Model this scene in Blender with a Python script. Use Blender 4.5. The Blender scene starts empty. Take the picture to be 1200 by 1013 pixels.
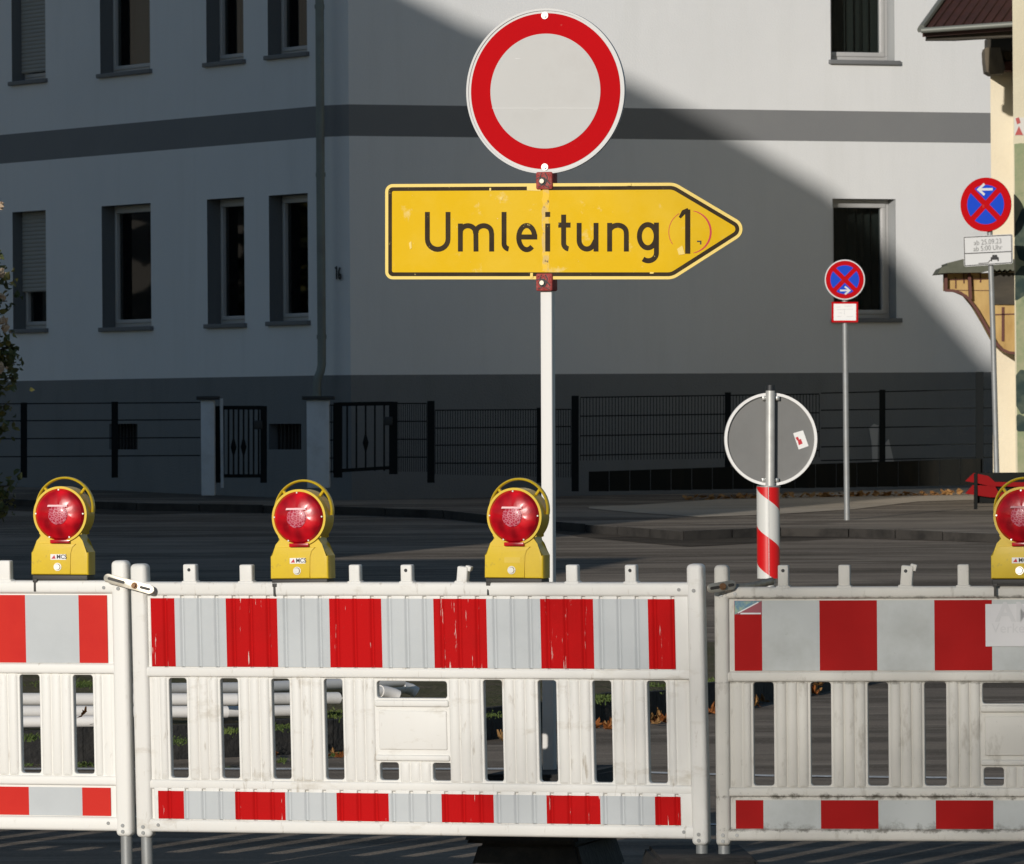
import bpy, bmesh, math, random
from mathutils import Vector, Matrix
random.seed(7)
SC = bpy.context.scene
COL = SC.collection
rad = math.radians

# ------------------------------------------------------------------ camera
F = 8500.0; CX, CY = 600.0, 506.5; HZ = 486.0
H = 1.62
pitch = math.atan((CY - HZ) / F); roll = 0.0073
fw = Vector((0, math.cos(pitch), -math.sin(pitch)))
up0 = Vector((0, math.sin(pitch), math.cos(pitch))); r0 = Vector((1, 0, 0))
CR = r0 * math.cos(roll) - up0 * math.sin(roll)
CU = r0 * math.sin(roll) + up0 * math.cos(roll)
CAM = Vector((0, 0, H))
cd = bpy.data.cameras.new('camera'); cam = bpy.data.objects.new('camera', cd); COL.objects.link(cam)
cd.sensor_width = 36; cd.lens = F / 1200 * 36; cd.clip_start = 0.5; cd.clip_end = 2000
m = Matrix((CR, CU, -fw)).transposed().to_4x4(); m.translation = CAM
cam.matrix_world = m
cd.dof.use_dof = True; cd.dof.focus_distance = 25.5; cd.dof.aperture_fstop = 45
SC.camera = cam

# ------------------------------------------------------------------ light
AZ, EL = rad(20), rad(12.5)
S = Vector((-math.sin(AZ) * math.cos(EL), -math.cos(AZ) * math.cos(EL), math.sin(EL)))   # towards the sun
w = bpy.data.worlds.new('World'); SC.world = w; w.use_nodes = True
nt = w.node_tree; bg = nt.nodes['Background']
sk = nt.nodes.new('ShaderNodeTexSky'); sk.sky_type = 'NISHITA'; sk.sun_disc = False
sk.sun_elevation = EL; sk.sun_rotation = rad(200); sk.air_density = 1.0; sk.dust_density = 0.2; sk.ozone_density = 2.1
nt.links.new(sk.outputs[0], bg.inputs[0]); bg.inputs[1].default_value = 0.07
sl = bpy.data.lights.new('sun', 'SUN'); sl.energy = 3.55; sl.angle = rad(0.5); sl.color = (1, .94, .865)
so = bpy.data.objects.new('sun', sl); COL.objects.link(so); so.location = (-10, -20, 30)
so.rotation_euler = S.to_track_quat('Z', 'Y').to_euler()
SC.view_settings.view_transform = 'Standard'; SC.view_settings.look = 'None'
SC.view_settings.exposure = 0; SC.view_settings.gamma = 1
SC.cycles.use_denoising = True

# ------------------------------------------------------------------ rays
def ray(px, py): return fw + CR * ((px - CX) / F) + CU * ((CY - py) / F)
def P(px, py, Y):
    d = ray(px, py); return CAM + d * (Y / d.y)
def gz(y):
    if y < 44: return 0.0
    if y > 100: y = 100 + (y - 100) * .3
    t = y - 44
    return 0.0137 * (t - 3 * (1 - math.exp(-t / 3)))
def G(px, py, off=0.0):
    d = ray(px, py); lo, hi = 5.0, 200.0
    for _ in range(60):
        mid = (lo + hi) / 2; p = CAM + d * (mid / d.y)
        if p.z > gz(mid) + off: lo = mid
        else: hi = mid
    return CAM + d * (lo / d.y)

class Frame:
    """a plane facing the road: local x right, y away, z up; origin seen at pixel (px,py) at depth Y"""
    def __init__(s, px, py, Y, yaw=0, lean=0, rol=0, org=None):
        s.R = (Matrix.Rotation(-yaw, 3, 'Z') @ Matrix.Rotation(lean, 3, 'X') @ Matrix.Rotation(rol, 3, 'Y'))
        s.O = Vector(org) if org is not None else P(px, py, Y)
        s.Ri = s.R.inverted()
        s.M = s.R.to_4x4(); s.M.translation = s.O
    def uv(s, px, py, y=0.0):
        d = ray(px, py); n = s.R @ Vector((0, 1, 0)); o = s.O + n * y
        t = (o - CAM).dot(n) / d.dot(n)
        l = s.Ri @ (CAM + d * t - s.O)
        return (l.x, l.z)
    def poly(s, pts, y=0.0): return [s.uv(a, b, y) for a, b in pts]

# ------------------------------------------------------------------ materials
def mat(name, col, rough=.6, spec=.5, metal=0, noise=None, bump=None, coat=0, **kw):
    """noise=(scale, colour2, lo, hi[, stretch]) mixes a second colour in; bump=(scale, strength, dist)"""
    m = bpy.data.materials.new(name); m.use_nodes = True; t = m.node_tree; b = t.nodes['Principled BSDF']
    b.inputs['Base Color'].default_value = (*col, 1); b.inputs['Roughness'].default_value = rough
    b.inputs['Specular IOR Level'].default_value = spec; b.inputs['Metallic'].default_value = metal
    b.inputs['Coat Weight'].default_value = coat
    tc = t.nodes.new('ShaderNodeTexCoord'); src = tc.outputs['Object']
    cur = None
    for nz in (noise if isinstance(noise, list) else [noise] if noise else []):
        sc, c2, lo, hi = nz[:4]; st = nz[4] if len(nz) > 4 else (1, 1, 1)
        mp = t.nodes.new('ShaderNodeMapping'); mp.inputs['Scale'].default_value = st; t.links.new(src, mp.inputs[0])
        mp.inputs['Location'].default_value = (sc * .37, 1.7, sc * .11)
        n = t.nodes.new('ShaderNodeTexNoise'); n.inputs['Scale'].default_value = sc; n.inputs['Detail'].default_value = 8
        n.inputs['Roughness'].default_value = .65
        t.links.new(mp.outputs[0], n.inputs['Vector'])
        r = t.nodes.new('ShaderNodeMapRange'); r.inputs['From Min'].default_value = lo; r.inputs['From Max'].default_value = hi
        t.links.new(n.outputs['Fac'], r.inputs['Value'])
        mx = t.nodes.new('ShaderNodeMix'); mx.data_type = 'RGBA'
        mx.inputs[6].default_value = (*col, 1); mx.inputs[7].default_value = (*c2, 1)
        if cur: t.links.new(cur, mx.inputs[6])
        t.links.new(r.outputs[0], mx.inputs[0]); cur = mx.outputs[2]
    if cur: t.links.new(cur, b.inputs['Base Color'])
    if bump:
        n = t.nodes.new('ShaderNodeTexNoise'); n.inputs['Scale'].default_value = bump[0]; n.inputs['Detail'].default_value = 6
        t.links.new(src, n.inputs['Vector'])
        bn = t.nodes.new('ShaderNodeBump'); bn.inputs['Strength'].default_value = bump[1]; bn.inputs['Distance'].default_value = bump[2]
        t.links.new(n.outputs['Fac'], bn.inputs['Height']); t.links.new(bn.outputs[0], b.inputs['Normal'])
    m['cur'] = 0
    return m
def nodes_of(m): return m.node_tree, m.node_tree.nodes['Principled BSDF']

WALLC = (.70, .71, .715)
M = {}
M['plaster'] = mat('pale_plaster', WALLC, .95, .2, noise=[(.35, (.655, .665, .67), .45, .75), (2.6, (.66, .67, .67), .5, .75, (1, 1, .12)), (90, (.62, .63, .63), .55, .75)], bump=(45, .14, .02))
M['band'] = mat('grey_paint_band', (.195, .20, .205), .95, .15, noise=(.6, (.215, .22, .22), .45, .75), bump=(45, .14, .02))
M['dado'] = mat('dark_grey_plinth', (.19, .20, .205), .95, .1, noise=[(.5, (.21, .215, .215), .45, .75), (3, (.17, .178, .18), .5, .8, (1, 1, .3))], bump=(45, .5, .02))
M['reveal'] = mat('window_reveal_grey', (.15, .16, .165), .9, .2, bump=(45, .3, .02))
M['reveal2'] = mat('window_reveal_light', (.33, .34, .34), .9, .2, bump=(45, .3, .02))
M['sill'] = mat('sill_stone', (.16, .165, .17), .7, .3)
M['pvc'] = mat('window_frame_white', (.43, .43, .425), .4)
M['shutter'] = mat('roller_shutter_slats', (.30, .30, .28), .6)
M['curtain'] = mat('net_curtain', (.20, .21, .20), .9, .1)
M['curtain2'] = mat('dark_curtain', (.05, .055, .05), .9, .1)
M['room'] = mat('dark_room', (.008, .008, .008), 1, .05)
M['pipe'] = mat('downpipe_zinc', (.17, .20, .19), .5, .4, .3, noise=(3, (.14, .15, .15), .45, .7))
M['black'] = mat('black_metal', (.012, .014, .016), .55)
M['fence'] = mat('anthracite_fence_metal', (.011, .013, .014), .8, .06)
M['pillar'] = mat('gate_pillar_render', (.58, .61, .64), .9, noise=(3, (.44, .45, .46), .5, .75), bump=(60, .3, .02))
M['dark_board'] = mat('dark_plinth_boards', (.014, .015, .014), .9, .06, noise=(6, (.022, .021, .018), .5, .7, (1, 1, .2)))
M['plastic'] = mat('white_barrier_plastic', (.70, .69, .655), .5, .25, noise=[(5, (.68, .66, .62), .5, .8, (1, 1, .35)), (38, (.42, .38, .32), .60, .74, (1, 1, .22)), (12, (.55, .52, .46), .58, .72, (.4, 1, 1))], bump=(30, .12, .004))
M['plastic_clean'] = mat('clean_white_barrier_plastic', (.76, .75, .71), .5, .25, noise=[(5, (.75, .735, .69), .5, .8, (1, 1, .35)), (38, (.5, .46, .40), .63, .77, (1, 1, .22))], bump=(30, .1, .004))
M['plastic_dirty'] = mat('grimy_barrier_plastic', (.60, .58, .53), .6, .2, noise=[(4, (.56, .54, .49), .42, .7, (1, 1, .4)), (22, (.34, .31, .26), .57, .78, (1, 1, .35)), (70, (.22, .2, .17), .66, .78)], bump=(30, .25, .004))
# band of black mould under the low rail and above the bottom rail of the grimy barrier
def add_grime(m, zs):
    t, b = nodes_of(m); lk = b.inputs['Base Color'].links[0].from_socket
    tc = t.nodes.new('ShaderNodeTexCoord'); sp = t.nodes.new('ShaderNodeSeparateXYZ'); t.links.new(tc.outputs['Object'], sp.inputs[0])
    n = t.nodes.new('ShaderNodeTexNoise'); n.inputs['Scale'].default_value = 26; n.inputs['Detail'].default_value = 9; n.inputs['Roughness'].default_value = .75
    t.links.new(tc.outputs['Object'], n.inputs['Vector'])
    for z0, wd, st in zs:
        a = t.nodes.new('ShaderNodeMath'); a.operation = 'SUBTRACT'; t.links.new(sp.outputs[2], a.inputs[0]); a.inputs[1].default_value = z0
        a2 = t.nodes.new('ShaderNodeMath'); a2.operation = 'ABSOLUTE'; t.links.new(a.outputs[0], a2.inputs[0])
        r = t.nodes.new('ShaderNodeMapRange'); r.inputs[1].default_value = 0; r.inputs[2].default_value = wd; r.inputs[3].default_value = .16; r.inputs[4].default_value = -.12
        t.links.new(a2.outputs[0], r.inputs[0])
        ad = t.nodes.new('ShaderNodeMath'); ad.operation = 'ADD'; t.links.new(n.outputs['Fac'], ad.inputs[0]); t.links.new(r.outputs[0], ad.inputs[1])
        r2 = t.nodes.new('ShaderNodeMapRange'); r2.inputs[1].default_value = .56; r2.inputs[2].default_value = .72; r2.inputs[4].default_value = st
        t.links.new(ad.outputs[0], r2.inputs[0])
        mx = t.nodes.new('ShaderNodeMix'); mx.data_type = 'RGBA'; t.links.new(lk, mx.inputs[6]); mx.inputs[7].default_value = (.09, .08, .06, 1)
        t.links.new(r2.outputs[0], mx.inputs[0]); lk = mx.outputs[2]
    t.links.new(lk, b.inputs['Base Color'])
SCR = (50, (.62, .5, .45), .645, .67, (1.8, 1, .14))
M['foil_red'] = mat('red_reflective_foil', (.47, .008, .009), .7, .03, noise=[(3, (.39, .009, .009), .4, .7), SCR], bump=(25, .08, .004))
M['foil_red_flat'] = mat('red_flat_foil', (.55, .03, .022), .6, .07, noise=(3, (.5, .022, .02), .4, .7))
M['foil_red_dark'] = mat('dull_red_foil', (.36, .008, .008), .6, .07, noise=[(3, (.32, .008, .008), .4, .7), (50, (.3, .1, .09), .74, .8)])
M['foil_white'] = mat('silver_white_reflective_foil', (.49, .515, .525), .5, .18, noise=[(4, (.45, .475, .485), .45, .7), (50, (.4, .4, .38), .72, .8, (1, 1, .3))], bump=(25, .08, .004))
M['foil_white_dirty'] = mat('greyed_white_foil', (.47, .49, .48), .5, .18, noise=[(5, (.38, .39, .37), .45, .75), (30, (.25, .24, .2), .66, .82)])
M['zinc'] = mat('galvanised_steel', (.30, .31, .31), .5, .4, .35, noise=(12, (.27, .27, .26), .4, .7), bump=(30, .15, .002))
M['zinc_post'] = mat('bright_zinc_tube', (.52, .52, .50), .45, .4, .3, noise=(12, (.40, .40, .38), .4, .7))
M['steel_shiny'] = mat('bright_steel', (.6, .6, .58), .3, .5, .9)  # bright metal of clamps, bolts, screws and locks
M['rust'] = mat('rusty_bolt', (.22, .12, .06), .6, .4, .5)
M['bracket'] = mat('tarnished_bracket_steel', (.42, .39, .33), .4, .5, .7, noise=(20, (.28, .24, .18), .45, .7))
M['rubber'] = mat('recycled_plastic_foot', (.022, .022, .022), .85, .3, noise=(15, (.04, .038, .035), .45, .7), bump=(40, .6, .01))
M['yel_sign'] = mat('yellow_sign_face', (.69, .43, .010), .6, .07, noise=[(2.2, (.71, .47, .04), .45, .7), (14, (.74, .56, .2), .62, .75), (60, (.80, .70, .45), .70, .74)])
M['yel_edge'] = mat('pale_yellow_sign_edge', (.80, .60, .17), .5, .18)
M['sign_black'] = mat('faded_black_sign_lettering', (.032, .022, .013), .7, .1, noise=[(6, (.055, .04, .022), .4, .7), (45, (.5, .40, .15), .66, .70)])
M['sign_red'] = mat('sign_red', (.47, .006, .009), .7, .02, noise=[(2, (.44, .006, .009), .4, .7), (24, (.62, .18, .15), .68, .74, (.5, 1, 1.3))])
M['sign_white'] = mat('sign_white', (.50, .50, .49), .5, .18, noise=[(2, (.485, .485, .47), .4, .7), (20, (.66, .66, .65), .66, .70, (.25, 1, 2)), (5, (.46, .455, .44), .5, .75)])
M['rim_white'] = mat('sign_rim_white', (.60, .60, .59), .5, .18)
M['sign_blue'] = mat('sign_blue', (.012, .06, .50), .6, .07)
M['sign_back'] = mat('grey_sign_back', (.17, .17, .165), .6, .4, noise=(4, (.15, .15, .145), .4, .7))
M['sleeve_white'] = mat('sleeve_white', (.6, .6, .58), .35)
M['pole_white'] = mat('white_square_tube', (.70, .69, .665), .5, .18, noise=(12, (.6, .58, .54), .58, .8, (1, 1, .3)))
M['clamp_red'] = mat('weathered_red_clamp', (.33, .05, .045), .7, .3, noise=(60, (.36, .14, .12), .5, .7))
M['lamp_yellow'] = mat('lamp_housing_yellow', (.66, .46, .022), .42, .4, noise=[(8, (.58, .39, .03), .5, .8), (30, (.34, .25, .06), .62, .76)], coat=.2)
M['lamp_dark'] = mat('lamp_base_dark', (.03, .028, .025), .6)
M['sticker'] = mat('white_sticker', (.75, .74, .72), .5)
M['ink'] = mat('black_ink', (.02, .02, .02), .6)
M['ink_red'] = mat('red_ink', (.5, .02, .03), .6)
M['ink_faint'] = mat('faded_print', (.55, .545, .545), .6)
M['plate_white'] = mat('white_label_plate', (.62, .61, .61), .5, .18)
M['pvc_pipe'] = mat('white_plastic_pipe', (.74, .72, .69), .45, .5, noise=(8, (.55, .52, .47), .55, .8, (.3, 1, 1)))
M['leaf_dry'] = mat('dry_orange_leaf', (.36, .13, .035), .75, .3, noise=(25, (.22, .07, .02), .45, .7))
M['leaf_tan'] = mat('dry_tan_leaf', (.42, .24, .09), .75, .3, noise=(25, (.28, .12, .04), .45, .7))
M['leaf_green'] = mat('green_leaf', (.06, .085, .025), .6, .4, noise=(5, (.10, .09, .03), .4, .7))
M['leaf_green2'] = mat('yellowing_leaf', (.16, .15, .04), .6, .4)
M['blossom'] = mat('cream_blossom', (.55, .42, .30), .7)
M['bark'] = mat('bark', (.06, .05, .04), .9, noise=(8, (.03, .025, .02), .4, .7), bump=(15, .7, .03))
M['grass'] = mat('grass_blades', (.05, .08, .018), .7, .3, noise=(2, (.10, .13, .03), .4, .7))
M['grass_dark'] = mat('lawn_blades', (.07, .125, .03), .7, .3)
M['cream'] = mat('cream_render', (.74, .665, .51), .9, .2, noise=(1.2, (.69, .61, .46), .4, .7), bump=(30, .3, .02))
M['cream2'] = mat('ivory_render', (.64, .585, .43), .9, .2, noise=(1.2, (.58, .52, .38), .4, .7), bump=(30, .3, .02))
M['mural_green'] = mat('mural_green_paint', (.25, .29, .165), .9, .2, noise=[(2.5, (.36, .345, .22), .42, .6), (9, (.19, .24, .14), .5, .7)])
M['mural_dark'] = mat('mural_dark_green_paint', (.03, .05, .045), .9, .2, noise=(5, (.08, .10, .075), .45, .6))
M['mural_red'] = mat('mural_red_paint', (.45, .1, .09), .9)
M['mural_white'] = mat('mural_white_paint', (.62, .6, .55), .9)
M['roof'] = mat('brown_tile_roof', (.055, .022, .018), .6, .4, noise=(5, (.035, .016, .014), .4, .7))
M['gutter'] = mat('grey_gutter', (.20, .21, .19), .5, .4, .3)
M['wood_dark'] = mat('dark_stained_wood', (.035, .03, .022), .8, noise=(8, (.06, .05, .035), .4, .7, (.3, 1, 1)))
M['wood_grey'] = mat('weathered_wood', (.16, .13, .09), .85, noise=(10, (.08, .065, .045), .4, .7, (1, 1, .3)))
M['ochre'] = mat('ochre_panel', (.50, .34, .13), .8, noise=(6, (.36, .22, .07), .4, .7, (1, 1, .3)))
M['brown_red'] = mat('red_brown_timber', (.10, .03, .02), .7)
M['felt'] = mat('green_grey_shingle', (.10, .105, .08), .85, noise=(14, (.08, .085, .06), .4, .7))
M['red_plank'] = mat('red_painted_plank', (.24, .010, .011), .8, .05)
M['far_wall'] = mat('opposite_house_render', (.45, .42, .37), .9)
M['far_roof'] = mat('opposite_house_roof', (.16, .07, .05), .8)

def asphalt(name, c1, c2, c3, patch=.5):
    m = mat(name, c1, 1.0, .02, noise=[(.9, c2, .44, .56, (.16, 1, 1)), (3.1, c3, .52, .62, (.2, 1, 1)), (.35, tuple(v * .5 for v in c1), .56, .62, (.3, 1, 1)), (55, tuple(min(1, v * 1.9) for v in c1), .56, .75), (80, tuple(v * .4 for v in c1), .60, .7)], bump=(60, .6, .01))  # stretched noise: tar streaks, and sunlit streaks put into the tone
    return m
M['asphalt'] = asphalt('road_asphalt', (.265, .222, .177), (.16, .135, .108), (.33, .28, .225))
M['asphalt_pave'] = asphalt('pavement_asphalt', (.27, .23, .185), (.13, .11, .09), (.36, .31, .25))
M['slab'] = mat('pavement_slabs', (.46, .40, .32), 1, .02, noise=[(1.1, (.34, .29, .23), .45, .65, (.3, 1, 1)), (30, (.5, .44, .36), .5, .7)], bump=(60, .5, .01))
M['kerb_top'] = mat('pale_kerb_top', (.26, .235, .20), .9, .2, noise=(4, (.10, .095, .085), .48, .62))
M['gutter_shade'] = asphalt('painted_gutter_shade', (.10, .085, .068), (.06, .052, .043), (.15, .125, .10))
M['kerb'] = mat('kerb_stone', (.05, .045, .04), .9, .2, noise=(3, (.025, .023, .021), .45, .65), bump=(40, .6, .01))  # dark face tone stands in for shade at the kerb foot
M['kerb_dark'] = mat('basalt_kerb', (.02, .02, .02), .85, .3, noise=(10, (.035, .033, .03), .4, .7), bump=(30, .7, .02))
M['soil'] = mat('verge_soil', (.15, .125, .085), 1, .03, noise=[(3, (.09, .095, .045), .4, .65), (30, (.26, .22, .16), .58, .72)], bump=(25, 1, .03))
M['mark'] = mat('worn_road_paint', (.62, .61, .58), .7, .3, noise=(22, (.15, .14, .13), .52, .66))

# lens: red plastic with prism facets
def lens_mat():
    m = mat('red_signal_lens', (.30, .002, .006), .26, .35, coat=.12)
    t, b = nodes_of(m)
    b.inputs['Coat Roughness'].default_value = .04
    tc = t.nodes.new('ShaderNodeTexCoord')
    v = t.nodes.new('ShaderNodeTexNoise'); v.inputs['Scale'].default_value = 17; v.inputs['Detail'].default_value = 1; t.links.new(tc.outputs['Object'], v.inputs['Vector'])
    r = t.nodes.new('ShaderNodeValToRGB'); r.color_ramp.elements[0].color = (.24, .001, .006, 1); r.color_ramp.elements[1].color = (.66, .005, .014, 1)
    r.color_ramp.elements[0].position = .38; r.color_ramp.elements[1].position = .68
    t.links.new(v.outputs['Fac'], r.inputs[0]); t.links.new(r.outputs[0], b.inputs['Base Color'])
    w_ = t.nodes.new('ShaderNodeTexVoronoi'); w_.inputs['Scale'].default_value = 95; t.links.new(tc.outputs['Object'], w_.inputs['Vector'])
    bn = t.nodes.new('ShaderNodeBump'); bn.inputs['Strength'].default_value = .10; bn.inputs['Distance'].default_value = .001
    t.links.new(w_.outputs['Distance'], bn.inputs['Height']); t.links.new(bn.outputs[0], b.inputs['Normal'])
    return m
M['lens'] = lens_mat()
def core_mat():
    m = mat('clear_prism_core', (.40, .03, .06), .35, .35, coat=.1)
    t, b = nodes_of(m)
    tc = t.nodes.new('ShaderNodeTexCoord')
    v = t.nodes.new('ShaderNodeTexVoronoi'); v.feature = 'DISTANCE_TO_EDGE'; v.inputs['Scale'].default_value = 115; t.links.new(tc.outputs['Object'], v.inputs['Vector'])
    r = t.nodes.new('ShaderNodeValToRGB'); r.color_ramp.elements[0].color = (.58, .22, .27, 1); r.color_ramp.elements[1].color = (.40, .01, .035, 1)
    r.color_ramp.elements[0].position = .02; r.color_ramp.elements[1].position = .16
    t.links.new(v.outputs['Distance'], r.inputs[0]); t.links.new(r.outputs[0], b.inputs['Base Color'])
    return m
M['core'] = core_mat()
M['glint'] = mat('painted_lens_glint', (.45, .14, .17), .36, .4)  # paler than the lens to imitate its highlight

def glass_mat():
    m = bpy.data.materials.new('window_glass'); m.use_nodes = True; t = m.node_tree
    t.nodes.remove(t.nodes['Principled BSDF']); out = t.nodes['Material Output']
    tr = t.nodes.new('ShaderNodeBsdfTransparent'); tr.inputs[0].default_value = (.45, .5, .5, 1)
    gl = t.nodes.new('ShaderNodeBsdfGlossy'); gl.inputs['Roughness'].default_value = .02
    fr = t.nodes.new('ShaderNodeFresnel'); fr.inputs[0].default_value = 1.33
    mx = t.nodes.new('ShaderNodeMixShader'); t.links.new(fr.outputs[0], mx.inputs[0]); t.links.new(tr.outputs[0], mx.inputs[1]); t.links.new(gl.outputs[0], mx.inputs[2])
    t.links.new(mx.outputs[0], out.inputs[0]); return m
M['glass'] = glass_mat()

def sleeve_mat():
    m = mat('red_white_spiral_foil', (.6, .6, .58), .35, .5)
    t, b = nodes_of(m); N = t.nodes
    tc = N.new('ShaderNodeTexCoord'); sp = N.new('ShaderNodeSeparateXYZ'); t.links.new(tc.outputs['Object'], sp.inputs[0])
    at = N.new('ShaderNodeMath'); at.operation = 'ARCTAN2'; t.links.new(sp.outputs[0], at.inputs[0])
    ng = N.new('ShaderNodeMath'); ng.operation = 'MULTIPLY'; ng.inputs[1].default_value = -1; t.links.new(sp.outputs[1], ng.inputs[0]); t.links.new(ng.outputs[0], at.inputs[1])
    # angle from the front: left -pi/2 .. right pi/2 ; stripes fall to the right
    c = N.new('ShaderNodeMath'); c.operation = 'MULTIPLY_ADD'; c.inputs[1].default_value = .172 / math.pi; t.links.new(at.outputs[0], c.inputs[0]); t.links.new(sp.outputs[2], c.inputs[2])
    d = N.new('ShaderNodeMath'); d.operation = 'ADD'; d.inputs[1].default_value = SL_OFF; t.links.new(c.outputs[0], d.inputs[0])
    e = N.new('ShaderNodeMath'); e.operation = 'PINGPONG'; e.inputs[1].default_value = .245; t.links.new(d.outputs[0], e.inputs[0])
    g = N.new('ShaderNodeMath'); g.operation = 'GREATER_THAN'; g.inputs[1].default_value = .1225; t.links.new(e.outputs[0], g.inputs[0])
    mx = N.new('ShaderNodeMix'); mx.data_type = 'RGBA'; mx.inputs[6].default_value = (.60, .60, .57, 1); mx.inputs[7].default_value = (.58, .008, .01, 1)
    t.links.new(g.outputs[0], mx.inputs[0]); t.links.new(mx.outputs[2], b.inputs['Base Color']); return m

# ------------------------------------------------------------------ mesh helpers
def finish(bm, name, mats, parent=None, M_=None, smooth=True, ang=38):
    me = bpy.data.meshes.new(name); bmesh.ops.recalc_face_normals(bm, faces=bm.faces); bm.to_mesh(me); bm.free()
    for k in (mats if isinstance(mats, (list, tuple)) else [mats]): me.materials.append(M[k] if isinstance(k, str) else k)
    if smooth:
        me.shade_smooth(); me.set_sharp_from_angle(angle=rad(ang))
    o = bpy.data.objects.new(name, me); COL.objects.link(o)
    if parent: o.parent = parent
    if M_ is not None: o.matrix_world = M_
    return o
def tag(o, label=None, cat=None, group=None, kind=None):
    if label: o['label'] = label
    if cat: o['category'] = cat
    if group: o['group'] = group
    if kind: o['kind'] = kind
    return o
def empty(name, M_, label, cat, group=None):
    o = bpy.data.objects.new(name, None); COL.objects.link(o); o.empty_display_size = .1
    o.matrix_world = M_ if isinstance(M_, Matrix) else Matrix.Translation(Vector(M_))
    return tag(o, label, cat, group)
def copy_tree(o, parent=None):
    c = o.copy(); COL.objects.link(c)
    if parent: c.parent = parent
    for ch in list(o.children): copy_tree(ch, c)
    return c
def merge(bm, b2, mi=0, mtx=None):
    if mtx is not None: bmesh.ops.transform(b2, matrix=mtx, verts=b2.verts)
    mp = {v: bm.verts.new(v.co) for v in b2.verts}
    for f in b2.faces:
        try: nf = bm.faces.new([mp[v] for v in f.verts]); nf.material_index = mi
        except ValueError: pass
    b2.free()
def box(bm, x0, x1, y0, y1, z0, z1, r=0, mi=0, seg=3, mtx=None):
    b2 = bmesh.new(); bmesh.ops.create_cube(b2, size=1)
    for v in b2.verts: v.co = Vector(((x0 + x1) / 2 + v.co.x * (x1 - x0), (y0 + y1) / 2 + v.co.y * (y1 - y0), (z0 + z1) / 2 + v.co.z * (z1 - z0)))
    if r > 0:
        r = min(r, .49 * min(abs(x1 - x0), abs(y1 - y0), abs(z1 - z0)))
        bmesh.ops.bevel(b2, geom=list(b2.edges), offset=r, segments=seg, affect='EDGES', profile=.5)
    merge(bm, b2, mi, mtx)
def prism(bm, pts, y0, y1, mi=0, r=0, mtx=None):
    """pts: (x,z) outline; front at y0 (near), back at y1"""
    b2 = bmesh.new(); a = [b2.verts.new((x, y0, z)) for x, z in pts]; b = [b2.verts.new((x, y1, z)) for x, z in pts]
    f = b2.faces.new(a); g = b2.faces.new(b[::-1]); n = len(pts)
    for i in range(n): b2.faces.new((a[i], b[i], b[(i + 1) % n], a[(i + 1) % n]))
    if r: bmesh.ops.bevel(b2, geom=list(set(list(f.edges) + list(g.edges))), offset=r, segments=3, affect='EDGES', profile=.5)
    bmesh.ops.recalc_face_normals(b2, faces=b2.faces)
    merge(bm, b2, mi, mtx)
def cyl(bm, p0, p1, r0_, r1_=None, n=16, mi=0, caps=True):
    p0, p1 = Vector(p0), Vector(p1); r1_ = r0_ if r1_ is None else r1_
    d = (p1 - p0).normalized(); a = d.orthogonal().normalized(); b = d.cross(a)
    A = []; B = []
    for i in range(n):
        t = 2 * math.pi * i / n; o = a * math.cos(t) + b * math.sin(t)
        A.append(bm.verts.new(p0 + o * r0_)); B.append(bm.verts.new(p1 + o * r1_))
    for i in range(n):
        j = (i + 1) % n; bm.faces.new((A[i], A[j], B[j], B[i])).material_index = mi
    if caps: bm.faces.new(A[::-1]).material_index = mi; bm.faces.new(B).material_index = mi
def tube(bm, pts, r, n=10, mi=0, sx=1, sy=1, radii=None):
    pts = [Vector(p) for p in pts]; rings = []; prev = None
    for i, p in enumerate(pts):
        d = (pts[min(i + 1, len(pts) - 1)] - pts[max(i - 1, 0)]).normalized()
        a = prev - d * prev.dot(d) if prev is not None else d.orthogonal()
        if prev is None and abs(d.y) < .9: a = Vector((0, 1, 0)) - d * d.y
        a.normalize(); prev = a; b = d.cross(a); rr = radii[i] if radii else r
        rings.append([bm.verts.new(p + a * math.cos(2 * math.pi * k / n) * rr * sx + b * math.sin(2 * math.pi * k / n) * rr * sy) for k in range(n)])
    for i in range(len(rings) - 1):
        for k in range(n):
            bm.faces.new((rings[i][k], rings[i][(k + 1) % n], rings[i + 1][(k + 1) % n], rings[i + 1][k])).material_index = mi
    bm.faces.new(rings[0][::-1]).material_index = mi; bm.faces.new(rings[-1]).material_index = mi
def ring(bm, cx, cz, ro, ri, y0, y1, n=96, mi=0, sx=1):
    V = []
    for i in range(n):
        t = 2 * math.pi * i / n; c, s_ = math.cos(t), math.sin(t)
        V.append([bm.verts.new((cx + r * c * sx, y, cz + r * s_)) for r, y in ((ro, y0), (ri, y0), (ri, y1), (ro, y1))])
    for i in range(n):
        a, b = V[i], V[(i + 1) % n]
        for k in range(4): bm.faces.new((a[k], b[k], b[(k + 1) % 4], a[(k + 1) % 4])).material_index = mi
def circ(cx, cz, r, n=64, a0=0, a1=None):
    a1 = a0 + 2 * math.pi if a1 is None else a1
    full = abs(a1 - a0 - 2 * math.pi) < 1e-6
    return [(cx + r * math.cos(a0 + (a1 - a0) * i / (n if full else n - 1)), cz + r * math.sin(a0 + (a1 - a0) * i / (n if full else n - 1))) for i in range(n)]
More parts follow.
